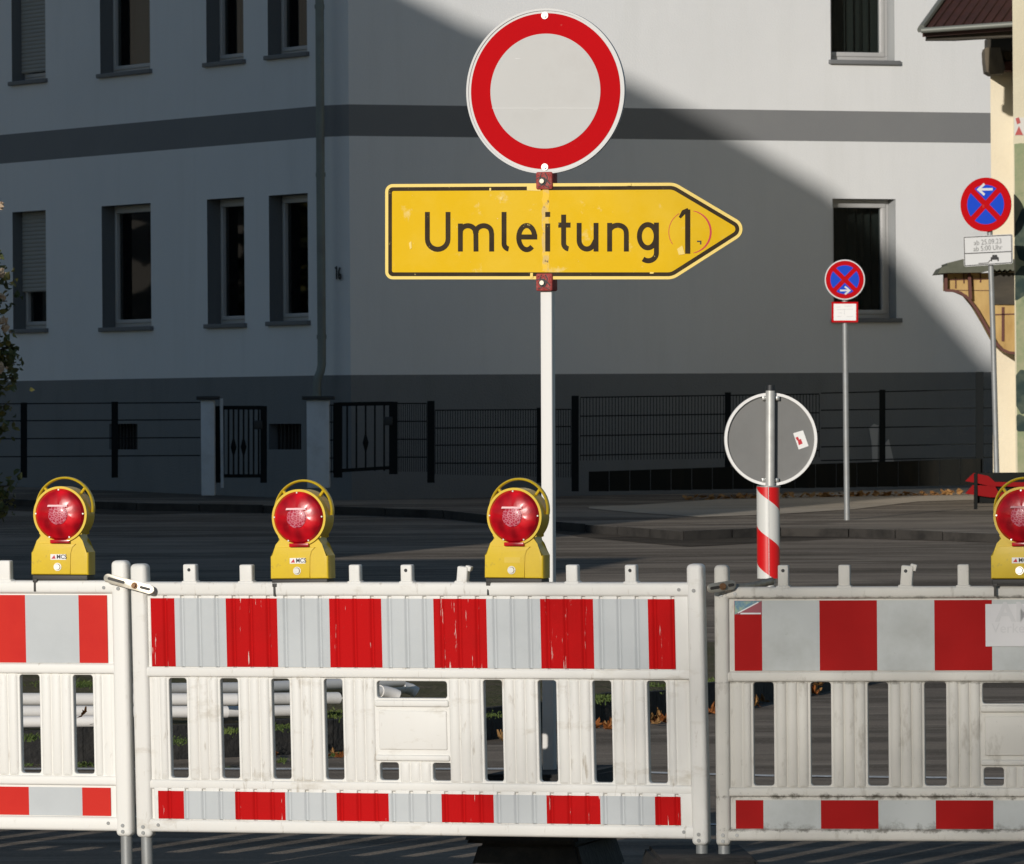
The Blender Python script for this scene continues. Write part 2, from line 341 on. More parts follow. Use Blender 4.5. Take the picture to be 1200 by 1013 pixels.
def rounded(pts, rs, seg=6):
    out = []; n = len(pts)
    for i in range(n):
        p = Vector(pts[i]); a = Vector(pts[i - 1]) - p; b = Vector(pts[(i + 1) % n]) - p
        r = rs[i] if isinstance(rs, (list, tuple)) else rs
        if r <= 0: out.append(tuple(p)); continue
        al, bl = a.length, b.length; a.normalize(); b.normalize()
        ang = math.acos(max(-1, min(1, a.dot(b)))); t = min(r / math.tan(ang / 2), .49 * al, .49 * bl); r = t * math.tan(ang / 2)
        c = p + (a + b).normalized() * (r / math.sin(ang / 2)); s0 = p + a * t; s1 = p + b * t
        v0 = s0 - c; v1 = s1 - c
        a0 = math.atan2(v0.y, v0.x); a1 = math.atan2(v1.y, v1.x); d = (a1 - a0 + math.pi) % (2 * math.pi) - math.pi
        for k in range(seg + 1):
            q = a0 + d * k / seg; out.append((c.x + r * math.cos(q), c.y + r * math.sin(q)))
    return out
def inset(pts, d):
    n = len(pts); out = []; area = sum(pts[i][0] * pts[(i + 1) % n][1] - pts[(i + 1) % n][0] * pts[i][1] for i in range(n)); sg = 1 if area > 0 else -1
    for i in range(n):
        p0, p1, p2 = Vector(pts[i - 1]), Vector(pts[i]), Vector(pts[(i + 1) % n])
        e1 = (p1 - p0).normalized(); e2 = (p2 - p1).normalized(); n1 = Vector((-e1.y, e1.x)) * sg; n2 = Vector((-e2.y, e2.x)) * sg
        k = (n1 + n2); q = p1 + k * (d / (1 + n1.dot(n2))); out.append((q.x, q.y))
    return out
def ribbon(bm, pts, wd, y, thick=.0012, mi=0):
    """flat stroke of constant width along (x,z) points"""
    pts = [Vector(p) for p in pts]
    keep = [i for i in range(len(pts)) if i == 0 or (pts[i] - pts[i - 1]).length > 1e-5]
    if isinstance(wd, (list, tuple)): wd = [wd[i] for i in keep]
    pts = [pts[i] for i in keep]; L = []; R_ = []; n = len(pts)
    for i in range(n):
        if i == 0: t = pts[1] - pts[0]
        elif i == n - 1: t = pts[-1] - pts[-2]
        else: t = (pts[i] - pts[i - 1]).normalized() + (pts[i + 1] - pts[i]).normalized()
        t.normalize(); nn = Vector((-t.y, t.x)); k = 1.0
        if 0 < i < n - 1:
            e = (pts[i] - pts[i - 1]).normalized(); k = 1 / max(.5, abs(e.dot(t)))
        ww = wd[i] if isinstance(wd, (list, tuple)) else wd
        L.append(pts[i] + nn * ww / 2 * k); R_.append(pts[i] - nn * ww / 2 * k)
    a = [bm.verts.new((p.x, y, p.y)) for p in L]; b = [bm.verts.new((p.x, y, p.y)) for p in R_]
    a2 = [bm.verts.new((p.x, y + thick, p.y)) for p in L]; b2 = [bm.verts.new((p.x, y + thick, p.y)) for p in R_]
    def q(*v): bm.faces.new(v).material_index = mi
    for i in range(n - 1):
        q(a[i], a[i + 1], b[i + 1], b[i]); q(a[i], a2[i], a2[i + 1], a[i + 1]); q(b[i], b[i + 1], b2[i + 1], b2[i])
    q(a[0], b[0], b2[0], a2[0]); q(a[-1], a2[-1], b2[-1], b[-1])
def text(txt, size, x, z, y, key, name, parent, align='LEFT', sx=1.0, offs=0.0, rot=0.0, W=None):
    c = bpy.data.curves.new(name, 'FONT'); c.body = txt; c.size = size; c.align_x = align; c.extrude = .0004; c.offset = offs
    t = bpy.data.objects.new(name, c); COL.objects.link(t)
    dg = bpy.context.evaluated_depsgraph_get(); me = bpy.data.meshes.new_from_object(t.evaluated_get(dg))
    bpy.data.objects.remove(t); me.materials.clear(); me.materials.append(M[key])
    me.transform(Matrix.Translation((x, y, z)) @ Matrix.Rotation(rot, 4, 'Y') @ Matrix.Rotation(math.pi / 2, 4, 'X') @ Matrix.Diagonal((sx, 1, 1, 1)))
    o = bpy.data.objects.new(name, me); COL.objects.link(o); o.parent = parent
    if W is not None: o.matrix_world = W
    return o

def split(o):
    """one object per loose piece, same name and parent"""
    bm = bmesh.new(); bm.from_mesh(o.data); seen = set(); isl = []
    for v in bm.verts:
        if v in seen: continue
        st = [v]; seen.add(v); g = []
        while st:
            a = st.pop(); g.append(a)
            for e in a.link_edges:
                b = e.other_vert(a)
                if b not in seen: seen.add(b); st.append(b)
        isl.append({x.index for x in g})
    bm.free()
    if len(isl) < 2: return
    nm = o.name.split('.')[0]
    for g in isl:
        bm = bmesh.new(); bm.from_mesh(o.data); bm.verts.ensure_lookup_table()
        bmesh.ops.delete(bm, geom=[v for v in bm.verts if v.index not in g], context='VERTS')
        me = bpy.data.meshes.new(nm); bm.to_mesh(me); bm.free()
        for m_ in o.data.materials: me.materials.append(m_)
        c = o.copy(); c.data = me; COL.objects.link(c)
    bpy.data.objects.remove(o)

# ================================================================== GROUND
def sheet(name, rows, key, kind='structure', lab=None):
    """rows: list of lists of world points, equal lengths"""
    bm = bmesh.new(); V = [[bm.verts.new(p) for p in r] for r in rows]
    for i in range(len(V) - 1):
        for j in range(len(V[0]) - 1): bm.faces.new((V[i][j], V[i][j + 1], V[i + 1][j + 1], V[i + 1][j]))
    o = finish(bm, name, key); o['kind'] = kind
    if lab: o['label'] = lab
    return o
ys = [-120, -40, -10, 10, 20, 30, 40] + [44 + 2 * i for i in range(29)] + [120, 200, 400, 900]
sheet('road', [[(x, y, gz(y)) for x in (-400, -60, -20, -8, 0, 8, 20, 60, 400)] for y in ys], 'asphalt')

# pavement in front of the corner house, kerb line traced on the ground
def lerp_list(pts, n):
    out = []
    for i in range(len(pts) - 1):
        for k in range(n):
            t = k / n; out.append(tuple(pts[i][j] * (1 - t) + pts[i + 1][j] * t for j in range(len(pts[i]))))
    out.append(pts[-1]); return out
PAVE = .085
kpx = [(-60, 590), (0, 593), (160, 599), (385, 603), (520, 608), (650, 622), (801, 634), (915, 629), (995, 630), (1105, 634), (1200, 637), (1300, 642)]
kb = [G(a, b) for a, b in kpx]
kb = [(-60, kb[0].y + 8, 0)] + [tuple(p) for p in kb] + [(60, kb[-1].y - 2, 0)]
kb0 = kb; kb = lerp_list(kb, 4)
rows = []
for t in [0, .012, .03, .06, .1, .2, .35, .5, .75, 1]:
    rows.append([(x, y + (112 - y) * t, gz(y + (112 - y) * t) + PAVE) for x, y, _ in kb])
sheet('pavement', rows, 'asphalt_pave')
bm = bmesh.new()
for i in range(len(kb0) - 1):      # separate kerb stones
    a, b = Vector(kb0[i]), Vector(kb0[i + 1]); a.z = b.z = 0
    L = (b - a).length; n = max(1, round(L / 1.0))
    for k in range(n):
        p = a.lerp(b, k / n); q = a.lerp(b, (k + 1) / n - .012 / max(L / n, .1) / n)
        j = random.uniform(-.006, .006); vs = []
        for s_, yo in ((p, -.015), (q, -.015), (q, .13), (p, .13)):
            for zz in (-.3, PAVE + .008 + j): vs.append(bm.verts.new((s_.x, s_.y + yo, gz(s_.y) + zz)))
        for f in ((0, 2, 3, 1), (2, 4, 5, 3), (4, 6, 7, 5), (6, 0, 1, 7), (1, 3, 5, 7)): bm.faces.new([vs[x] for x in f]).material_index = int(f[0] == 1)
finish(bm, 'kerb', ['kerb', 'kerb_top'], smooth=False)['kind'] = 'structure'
sheet('gutter', [[(x, y - .012 - 1.9 * (.55 + .45 * math.sin(x * .9)) * t, gz(y - 1.9 * t) + .005) for x, y, _ in kb] for t in (1, .5, 0)], 'gutter_shade')  # dark strip painted in where the road turns away from the sun
# lighter slab path
pp = [(690, 596, 594), (745, 601, 592), (820, 606, 587), (905, 603, 580), (1000, 597, 576), (1075, 588, 573), (1140, 586, 571), (1260, 590, 569)]
sheet('path', [[tuple(G(a, (b if k == 0 else c if k == 2 else (b + c) / 2), PAVE + .006)) for a, b, c in pp] for k in range(3)], 'slab')
pp = [(0, 586, 583), (110, 588, 584.5), (278, 593, 589), (400, 597, 593), (520, 602, 599)]
# front garden lawn banks up to the house wall
lawn_px = [(200, 560, 552), (385, 562, 554), (465, 560, 548), (510, 558, 546), (640, 562, 542), (674, 570, 540), (850, 566, 537), (1000, 562, 536), (1150, 558, 545)]
lw = []
bmr = []
for a, b, c in lawn_px:
    p = G(a, b, PAVE); q = P(a, c, p.y + 3.2 + (0 if a > 380 else 1.5)); bmr.append((p + Vector((0, 0, -.02)), q))
o = sheet('front_lawn', [[tuple(p) for p, q in bmr], [tuple(p.lerp(q, .5) + Vector((0, 0, .04))) for p, q in bmr], [tuple(q) for p, q in bmr], [tuple(q + Vector((0, 5, .1))) for p, q in bmr]], 'grass_dark')
bm = bmesh.new()
for i in range(len(bmr) - 1):
    for _ in range(1500):
        t, u = random.random(), random.random(); p = bmr[i][0].lerp(bmr[i + 1][0], t).lerp(bmr[i][1].lerp(bmr[i + 1][1], t), u)
        h = random.uniform(.03, .09); a = random.uniform(0, 3.14); dx, dy = .012 * math.cos(a), .012 * math.sin(a)
        bm.faces.new([bm.verts.new(v) for v in ((p.x - dx, p.y - dy, p.z - .02), (p.x + dx, p.y + dy, p.z - .02), (p.x + random.uniform(-.03, .03), p.y + random.uniform(-.03, .03), p.z + h))])
tag(finish(bm, 'lawn_grass', 'grass_dark'), 'short green grass on the bank along the dark plinth', kind='stuff')

# verge with the near diagonal kerb
VH = .15
vpx = [(-300, 900), (-20, 897), (98, 894), (240, 889), (391, 882), (500, 875), (577, 867), (640, 859), (705, 850), (770, 845), (840, 836), (895, 824), (962, 812), (1010, 801)]
vk = [G(a, b) for a, b in vpx]
vk2 = lerp_list([tuple(v) for v in vk], 3)
cx_end = vk2[-1]
rows = []
for t in (0, .05, .12, .3, .6, 1):
    rows.append([(x + (cx_end[0] - x) * 0, y + (46.5 - y) * t, VH + .03 * math.sin(x * 3 + t * 9) * (0 < t < 1)) for x, y, _ in vk2])
sheet('verge', rows, 'soil')
bm = bmesh.new()
for i in range(len(vk2) - 1):
    p, q = Vector(vk2[i]), Vector(vk2[i + 1]); q2 = p.lerp(q, .985); vs = []
    j = random.uniform(-.008, .008)
    for s_, yo in ((p, -.02), (q2, -.02), (q2, .10), (p, .10)):
        for zz in (-.2, VH + .012 + j): vs.append(bm.verts.new((s_.x, s_.y + yo, zz)))
    for f in ((0, 2, 3, 1), (2, 4, 5, 3), (4, 6, 7, 5), (6, 0, 1, 7), (1, 3, 5, 7)): bm.faces.new([vs[x] for x in f])
p = Vector(vk2[-1])
finish(bm, 'verge_kerb', 'kerb_dark')['kind'] = 'structure'
# grass tufts on the verge and weeds at the kerb foot
bm = bmesh.new()
def tuft(px, py, off, n, r, h):
    c = G(px, py, off)
    for _ in range(n):
        a = random.uniform(0, 6.28); d = r * abs(random.gauss(0, .6)); p = c + Vector((d * math.cos(a), d * math.sin(a) * 4, -.005))
        hh = h * .5 * random.uniform(.3, 1); b = random.uniform(0, 3.14); w_ = .0035
        lean = Vector((random.uniform(-1, 1) * hh, random.uniform(-1, 1) * hh, hh * random.uniform(.5, 1))); dx = Vector((w_ * math.cos(b), w_ * math.sin(b), 0))
        m1 = p + lean * .6 + Vector((0, 0, .1 * hh))
        v = [bm.verts.new(q) for q in (p - dx, p + dx, m1 + dx * .8, m1 - dx * .8, p + lean)]
        bm.faces.new((v[0], v[1], v[2], v[3])); bm.faces.new((v[3], v[2], v[4]))
for a, b, off, n, r, h in ((97, 803, VH, 500, .16, .07), (60, 800, VH, 200, .1, .05), (210, 868, VH, 300, .12, .03), (330, 852, VH, 240, .1, .04), (268, 857, VH, 260, .1, .05), (391, 838, VH, 360, .12, .06),
                           (330, 893, 0, 110, .05, .06), (395, 886, 0, 160, .06, .06), (35, 866, VH, 90, .05, .08), (98, 897, 0, 200, .07, .05), (35, 897, 0, 100, .04, .04), (705, 818, VH, 520, .15, .06), (770, 806, VH, 500, .15, .05), (843, 798, VH, 350, .1, .05), (577, 838, VH, 200, .12, .03), (268, 900, 0, 60, .05, .03)):
    tuft(a, b, off, n, r, h)
tag(finish(bm, 'verge_grass', 'grass'), 'tufts of grass and weeds on the verge and kerb foot', kind='stuff')
# road markings
def mline(pts, wd, name):
    bm = bmesh.new(); q = [G(a, b, .004) for a, b in pts]
    for i in range(len(q) - 1):
        vs = [bm.verts.new(v) for v in (q[i], q[i + 1], q[i + 1] + Vector((0, wd, 0)), q[i] + Vector((0, wd, 0)))]; bm.faces.new(vs)
    finish(bm, name, 'mark')['kind'] = 'structure'
mline([(-300, 902), (240, 902), (600, 902), (900, 910), (1500, 917)], .16, 'road_marking')
mline([(-300, 955), (240, 958), (840, 967), (1500, 974)], .10, 'road_marking')

# ================================================================== CORNER HOUSE
DC = 86.0; TH_R = math.atan(5.73e-5 * F); TH_L = math.atan(2.2e-4 * F)
HB = .35   # world height of wall base (below ground)
cornerR = P(410, 300, DC); cornerR.z = HB
FR = Frame(0, 0, 0, yaw=-TH_R, org=cornerR)                      # right end farther
cornerM = P(380, 300, DC + .28); cornerM.z = HB
dm = cornerR - cornerM; FM = Frame(0, 0, 0, yaw=-math.atan2(dm.y, dm.x), org=cornerM)
FL = Frame(0, 0, 0, yaw=TH_L, org=cornerM)                       # left end farther
zof = lambda fr, px, py: fr.uv(px, py)[1]
zb0, zb1, zd = zof(FR, 410, 159.5), zof(FR, 410, 122.5), zof(FR, 410, 439.7)
ZTOP = 9.6
house = empty('corner_house', cornerR, 'large white plastered corner house with a grey band, dark plinth and recessed windows', 'house')

def wall_part(fr, u0, u1, ops, nm='wall'):
    """ops: list of dict(u0,u1,z0,z1,mi)"""
    us = sorted({u0, u1} | {o['u0'] for o in ops} | {o['u1'] for o in ops})
    zs = sorted({-.5, zd, zb0, zb1, ZTOP} | {o['z0'] for o in ops} | {o['z1'] for o in ops})
    bm = bmesh.new()
    for i in range(len(us) - 1):
        for j in range(len(zs) - 1):
            cu, cz = (us[i] + us[i + 1]) / 2, (zs[j] + zs[j + 1]) / 2
            if any(o['u0'] < cu < o['u1'] and o['z0'] < cz < o['z1'] for o in ops): continue
            mi = 2 if cz < zd else 1 if zb0 < cz < zb1 else 0
            bm.faces.new([bm.verts.new((x, 0, z)) for x, z in ((us[i], zs[j]), (us[i + 1], zs[j]), (us[i + 1], zs[j + 1]), (us[i], zs[j + 1]))]).material_index = mi
    for o in ops:
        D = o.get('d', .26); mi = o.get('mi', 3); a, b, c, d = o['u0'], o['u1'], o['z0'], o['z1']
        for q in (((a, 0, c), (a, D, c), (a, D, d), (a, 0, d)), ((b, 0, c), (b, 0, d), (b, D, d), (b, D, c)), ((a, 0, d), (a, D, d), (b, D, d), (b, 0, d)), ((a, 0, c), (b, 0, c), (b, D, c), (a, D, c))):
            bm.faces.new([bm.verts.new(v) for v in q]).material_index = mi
    bmesh.ops.remove_doubles(bm, verts=bm.verts, dist=1e-5)
    # face normals outward (towards -y)
    me = bpy.data.meshes.new(nm); bm.to_mesh(me); bm.free()
    for k in ('plaster', 'band', 'dado', 'reveal', 'reveal2'): me.materials.append(M[k])
    o = bpy.data.objects.new(nm, me); COL.objects.link(o); o.parent = house; o.matrix_world = fr.M; return o

def window(fr, o, shutter=0, curtain=False, tilt=False, sash_w=.055):
    a, b, c, d = o['u0'], o['u1'], o['z0'], o['z1']; D = o.get('d', .26)
    MM = fr.M
    bm = bmesh.new(); fwid = sash_w
    def frame_rect(bm, x0, x1, z0, z1, wv, y0, y1):
        box(bm, x0, x1, y0, y1, z0, z0 + wv, .006); box(bm, x0, x1, y0, y1, z1 - wv, z1, .006)
        box(bm, x0, x0 + wv, y0, y1, z0 + wv - .002, z1 - wv + .002, .006); box(bm, x1 - wv, x1, y0, y1, z0 + wv - .002, z1 - wv + .002, .006)
    frame_rect(bm, a, b, c + .01, d, fwid, D - .06, D + .02)
    frame_rect(bm, a + fwid - .01, b - fwid + .01, c + fwid, d - fwid + .01, fwid * .9, D - .075, D + .01)
    win = finish(bm, 'window', 'pvc', house, MM)
    g = fwid * 1.75; bm = bmesh.new()
    bm.faces.new([bm.verts.new(v) for v in ((a + g, D - .03, c + g), (b - g, D - .03, c + g), (b - g, D - .03, d - g), (a + g, D - .03, d - g))])
    finish(bm, 'pane', 'glass', win, MM)
    bm = bmesh.new(); pr = .05
    prism(bm, [(0, 0), (1, 0), (1, 1), (0, 1)], 0, 1) if False else None
    box(bm, a - .03, b + .06, -pr, D - .06, c - .045, c + .008, .006)
    finish(bm, 'sill', 'sill', win, MM)
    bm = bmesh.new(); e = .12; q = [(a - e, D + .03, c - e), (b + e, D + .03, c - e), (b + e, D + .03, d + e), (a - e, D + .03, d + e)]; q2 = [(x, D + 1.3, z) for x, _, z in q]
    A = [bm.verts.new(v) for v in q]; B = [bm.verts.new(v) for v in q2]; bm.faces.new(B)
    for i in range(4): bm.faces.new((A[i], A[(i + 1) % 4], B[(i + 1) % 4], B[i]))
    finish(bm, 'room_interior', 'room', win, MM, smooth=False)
    if curtain:
        bm = bmesh.new(); n = 40; V = []
        for i in range(n + 1):
            x = a + (b - a) * i / n; y = D + .16 + .025 * math.sin(i * 1.3) + .012 * math.sin(i * 2.9 + a * 7)
            V.append((bm.verts.new((x, y, c)), bm.verts.new((x, y, d))))
        for i in range(n): bm.faces.new((V[i][0], V[i + 1][0], V[i + 1][1], V[i][1]))
        finish(bm, 'curtain', 'curtain2' if fr is FR else 'curtain', win, MM)
    if shutter:
        bm = bmesh.new(); zt = d; zl = d - (d - c) * shutter; n = max(3, int((zt - zl) / .05)); V = []
        for i in range(n * 4 + 1):
            z = zl + (zt - zl) * i / (n * 4); y = D - .10 + (0, -.008, -.010, -.006)[i % 4]
            V.append((bm.verts.new((a + .01, y, z)), bm.verts.new((b - .01, y, z))))
        for i in range(n * 4): bm.faces.new((V[i][0], V[i][1], V[i + 1][1], V[i + 1][0]))
        finish(bm, 'roller_shutter', 'shutter', win, MM, smooth=False)
    return win

def op(fr, xl, xr, yt, yb, xm=None, **k):
    """opening from pixel edges: left x, right x, top y (at left), bottom y (at left)"""
    a = fr.uv(xl, (yt + yb) / 2)[0]; b = fr.uv(xr, (yt + yb) / 2)[0]
    return dict(u0=a, u1=b, z0=fr.uv(xl, yb)[1], z1=fr.uv(xl, yt)[1], **k)
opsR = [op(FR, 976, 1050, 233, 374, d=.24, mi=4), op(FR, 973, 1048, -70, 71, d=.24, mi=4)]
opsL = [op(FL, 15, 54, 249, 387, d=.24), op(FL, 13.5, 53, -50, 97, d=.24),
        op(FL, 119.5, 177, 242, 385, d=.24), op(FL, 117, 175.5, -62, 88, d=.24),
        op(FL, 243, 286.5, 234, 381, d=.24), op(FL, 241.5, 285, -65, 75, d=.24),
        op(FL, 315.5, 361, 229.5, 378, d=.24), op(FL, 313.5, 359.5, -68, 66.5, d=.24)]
cellars = [op(FL, 128, 161, 497, 527, d=.3), op(FL, 315, 353, 497, 527, d=.3)]
uR = FR.uv(1400, 300)[0]; uL = FL.uv(-260, 300)[0]; uM = FM.uv(410, 300)[0]
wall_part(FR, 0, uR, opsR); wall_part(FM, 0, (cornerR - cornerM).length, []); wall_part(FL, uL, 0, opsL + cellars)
for i, o_ in enumerate(opsR): window(FR, o_, curtain=True, sash_w=.06)
window(FL, opsL[0], shutter=.68); window(FL, opsL[1], shutter=.93)
for i in (2, 3, 4, 5, 6, 7): window(FL, opsL[i], curtain=(i in (3, 5, 7)))
for o_ in cellars:      # cellar openings: dark grille
    bm = bmesh.new(); a, b, c, d = o_['u0'], o_['u1'], o_['z0'], o_['z1']
    box(bm, a, b, .25, .3, c, d); n = 9
    for k in range(n): x = a + (b - a) * (k + .5) / n; box(bm, x - .008, x + .008, .10, .12, c, d)
    finish(bm, 'cellar_grille', 'black', house, FL.M)
# closed body behind the facades so the rooms are dark, and a roof
bm = bmesh.new(); pR = FR.M @ Vector((uR, 0, 0)); pL = FL.M @ Vector((uL, 0, 0)); back = 130
def wq(bm, a, b, z0, z1): bm.faces.new([bm.verts.new(v) for v in ((a.x, a.y, z0), (b.x, b.y, z0), (b.x, b.y, z1), (a.x, a.y, z1))])
c1, c2 = Vector((pR.x, back, 0)), Vector((pL.x, back, 0)); Z1 = ZTOP + HB
wq(bm, pR, c1, 0, Z1); wq(bm, c1, c2, 0, Z1); wq(bm, c2, pL, 0, Z1)
finish(bm, 'rear_wall', 'plaster', house, Matrix.Identity(4), smooth=False)
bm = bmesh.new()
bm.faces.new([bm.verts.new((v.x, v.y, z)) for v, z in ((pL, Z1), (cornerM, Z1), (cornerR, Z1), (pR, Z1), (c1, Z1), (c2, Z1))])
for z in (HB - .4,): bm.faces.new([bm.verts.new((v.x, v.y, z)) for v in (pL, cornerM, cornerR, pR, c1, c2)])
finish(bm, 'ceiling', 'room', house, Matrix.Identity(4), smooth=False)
bm = bmesh.new(); rp = Vector(((pL.x + pR.x) / 2, 108, Z1 + 5)); out = [pL, cornerM, cornerR, pR, c1, c2]
e = [bm.verts.new((v.x + (v.x - rp.x) * .03, v.y + (v.y - rp.y) * .03, Z1 + .1)) for v in out]; t = bm.verts.new(rp)
for i in range(6): bm.faces.new((e[i], e[(i + 1) % 6], t))
finish(bm, 'roof', 'far_roof', house, Matrix.Identity(4), smooth=False)
# downpipe
bm = bmesh.new(); dp = []
for px, py in ((374, -140), (374.5, 0), (375.5, 200), (377, 400), (377, 428), (375.5, 436), (372.5, 443), (371.5, 450), (371.5, 540)): dp.append(P(px, py, DC + .0))
tube(bm, dp, .052, 14)
for py in (8, 205, 395): 
    c = P(374.4 + py * .0065, py, DC); cyl(bm, c - Vector((0, 0, .025)), c + Vector((0, 0, .025)), .06, n=14)
finish(bm, 'downpipe', 'pipe', house, Matrix.Identity(4))
# house number (a lean enamel 16)
nf = FM; bm = bmesh.new()
def strokes(bm, fr, lines, wpx, y, scale=1.0, mi=0):
    for ln in lines:
        pts = [fr.uv(a, b) for a, b in ln]; ww = fr.uv(600 + wpx, 500)[0] - fr.uv(600, 500)[0]
        ribbon(bm, pts, abs(ww), y, mi=mi)
strokes(bm, nf, [[(394.6, 314.8), (396.3, 313.6), (396.6, 327.6)], [(400.6, 313.6), (399, 318), (398.9, 322.5), (399.2, 326), (400.4, 327), (401.4, 325.4), (401.2, 322.6), (400, 321.8), (399, 322.8)]], 1.9, -.03)
finish(bm, 'house_number', 'ink', house, nf.M)
# bright patches standing in for sun spots on the plinth
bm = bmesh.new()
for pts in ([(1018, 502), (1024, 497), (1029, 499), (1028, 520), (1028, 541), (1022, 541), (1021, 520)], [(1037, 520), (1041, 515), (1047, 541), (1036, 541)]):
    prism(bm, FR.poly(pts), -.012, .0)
finish(bm, 'sun_spot_patch', 'pvc', house, FR.M)

# ================================================================== FENCES AND GATE
def fence_depth(px):
    if px >= 380: return 83.6 / (1 - .40 * (px - 410) / F)
    return 83.9 / (1 - .8 * (380 - px) / F)
def fpt(px, py, dy=0): return P(px, py, fence_depth(px) + dy)
def bar(bm, p, q, wd, dp=None):
    p, q = Vector(p), Vector(q); dp = dp or wd; d = (q - p).normalized()
    a = Vector((1, 0, 0)) if abs(d.z) > .7 else Vector((0, 0, 1)); b = Vector((0, 1, 0))
    A = []; B = []
    for s_, t in ((-1, -1), (1, -1), (1, 1), (-1, 1)): A.append(bm.verts.new(p + a * s_ * wd / 2 + b * t * dp / 2)); B.append(bm.verts.new(q + a * s_ * wd / 2 + b * t * dp / 2))
    for i in range(4): bm.faces.new((A[i], A[(i + 1) % 4], B[(i + 1) % 4], B[i]))
    bm.faces.new(A[::-1]); bm.faces.new(B)
def fence(name, label, posts, panels):
    base = fpt(panels[0][0], 575); root = empty(name, base, label, 'fence')
    for x, yt, yb, w_ in posts:
        bm = bmesh.new(); bar(bm, fpt(x, yb), fpt(x, yt), w_, .06); finish(bm, 'post', 'fence', root, Matrix.Identity(4), smooth=False)
    for x0, x1, rails, yb0, yb1, sp in panels:
        bm = bmesh.new()
        for (ya, yb_) in rails: bar(bm, fpt(x0, ya), fpt(x1, yb_), .014, .012)
        if sp:
            n = int((x1 - x0) / sp)
            for k in range(n + 1):
                t = k / n; x = x0 + (x1 - x0) * t; bar(bm, fpt(x, rails[0][0] * (1 - t) + rails[0][1] * t), fpt(x, yb0 * (1 - t) + yb1 * t), .0075, .006)
        finish(bm, 'mesh_panel', 'fence', root, Matrix.Identity(4), smooth=False)
    return root
fence('wire_fence', 'dark two-post wire fence left of the pale gate pillars', [(28, 472, 560, .075), (134.5, 471, 560, .075)],
      [(-80, 235, [(474, 472), (494, 492), (515, 513), (536, 534)], 552, 552, 0)])
fence('mesh_fence', 'low dark wire mesh fence between the double gate and the white sign pole', [(505, 470, 566, .085), (632, 478, 566, .06)],
      [(386, 393, [(475, 475), (495, 495), (516, 516), (537, 537), (553, 553)], 555, 555, 2.1), (465, 500, [(473, 473), (494, 494), (515, 515), (536, 536)], 553, 553, 2.4), (510, 669, [(481, 480), (502, 500), (522, 521), (543, 543)], 556, 560, 2.9)])
fence('mesh_fence', 'taller dark mesh fence between the white sign pole and the round sign back', [(674, 464, 576, .085), (853, 460, 566, .07)],
      [(680, 960, [(466, 462), (488, 484), (511, 506), (534, 528)], 540, 536, 3.7)])
fence('wire_fence', 'dark five-wire fence behind the right no stopping signs', [(1034, 457, 552, .07), (1148, 436, 556, .09)],
      [(962, 1175, [(461, 456), (481, 478), (502, 499), (524, 520), (540, 536)], 545, 545, 0)])
# dark boards below the fence
bm = bmesh.new()
for k in range(19):
    x0 = 690 + k * 24.2; x1 = x0 + 23.6
    a, b = fpt(x0, 575, -.1), fpt(x1, 575, -.1)
    yt0, yt1, yb = 553 - (x0 - 690) * .034, 553 - (x1 - 690) * .034, 573 - (x0 - 690) * .016
    A = [fpt(x0, yb + 3, -.1), fpt(x1, yb + 3, -.1), fpt(x1, yt1, -.1), fpt(x0, yt0, -.1)]
    fv = [bm.verts.new(v) for v in A]; bv = [bm.verts.new(v + Vector((0, .06, 0))) for v in A]
    bm.faces.new(fv); bm.faces.new(bv[::-1])
    for i in range(4): bm.faces.new((fv[i], bv[i], bv[(i + 1) % 4], fv[(i + 1) % 4]))
tag(finish(bm, 'board_wall', 'dark_board', smooth=False), 'low wall of dark upright boards under the right fences', 'wall')
# litter of dry leaves along its foot
bm = bmesh.new()
for _ in range(260):
    x = random.uniform(800, 1140); c = fpt(x, 575 - (x - 690) * .018 + random.uniform(-1, 2), -.3)
    c.z = gz(c.y) + PAVE + random.uniform(.005, .05)
    a = random.uniform(0, 6.28); r = random.uniform(.02, .05); u = Vector((math.cos(a), math.sin(a) * .6, random.uniform(-.4, .4))) * r; v = Vector((-math.sin(a), math.cos(a), random.uniform(-.3, .9))) * r
    bm.faces.new([bm.verts.new(c + q) for q in (u, v, -u, -v)])
tag(finish(bm, 'leaf_litter', 'leaf_tan', smooth=False), 'brown leaf litter along the foot of the dark boards', kind='stuff')
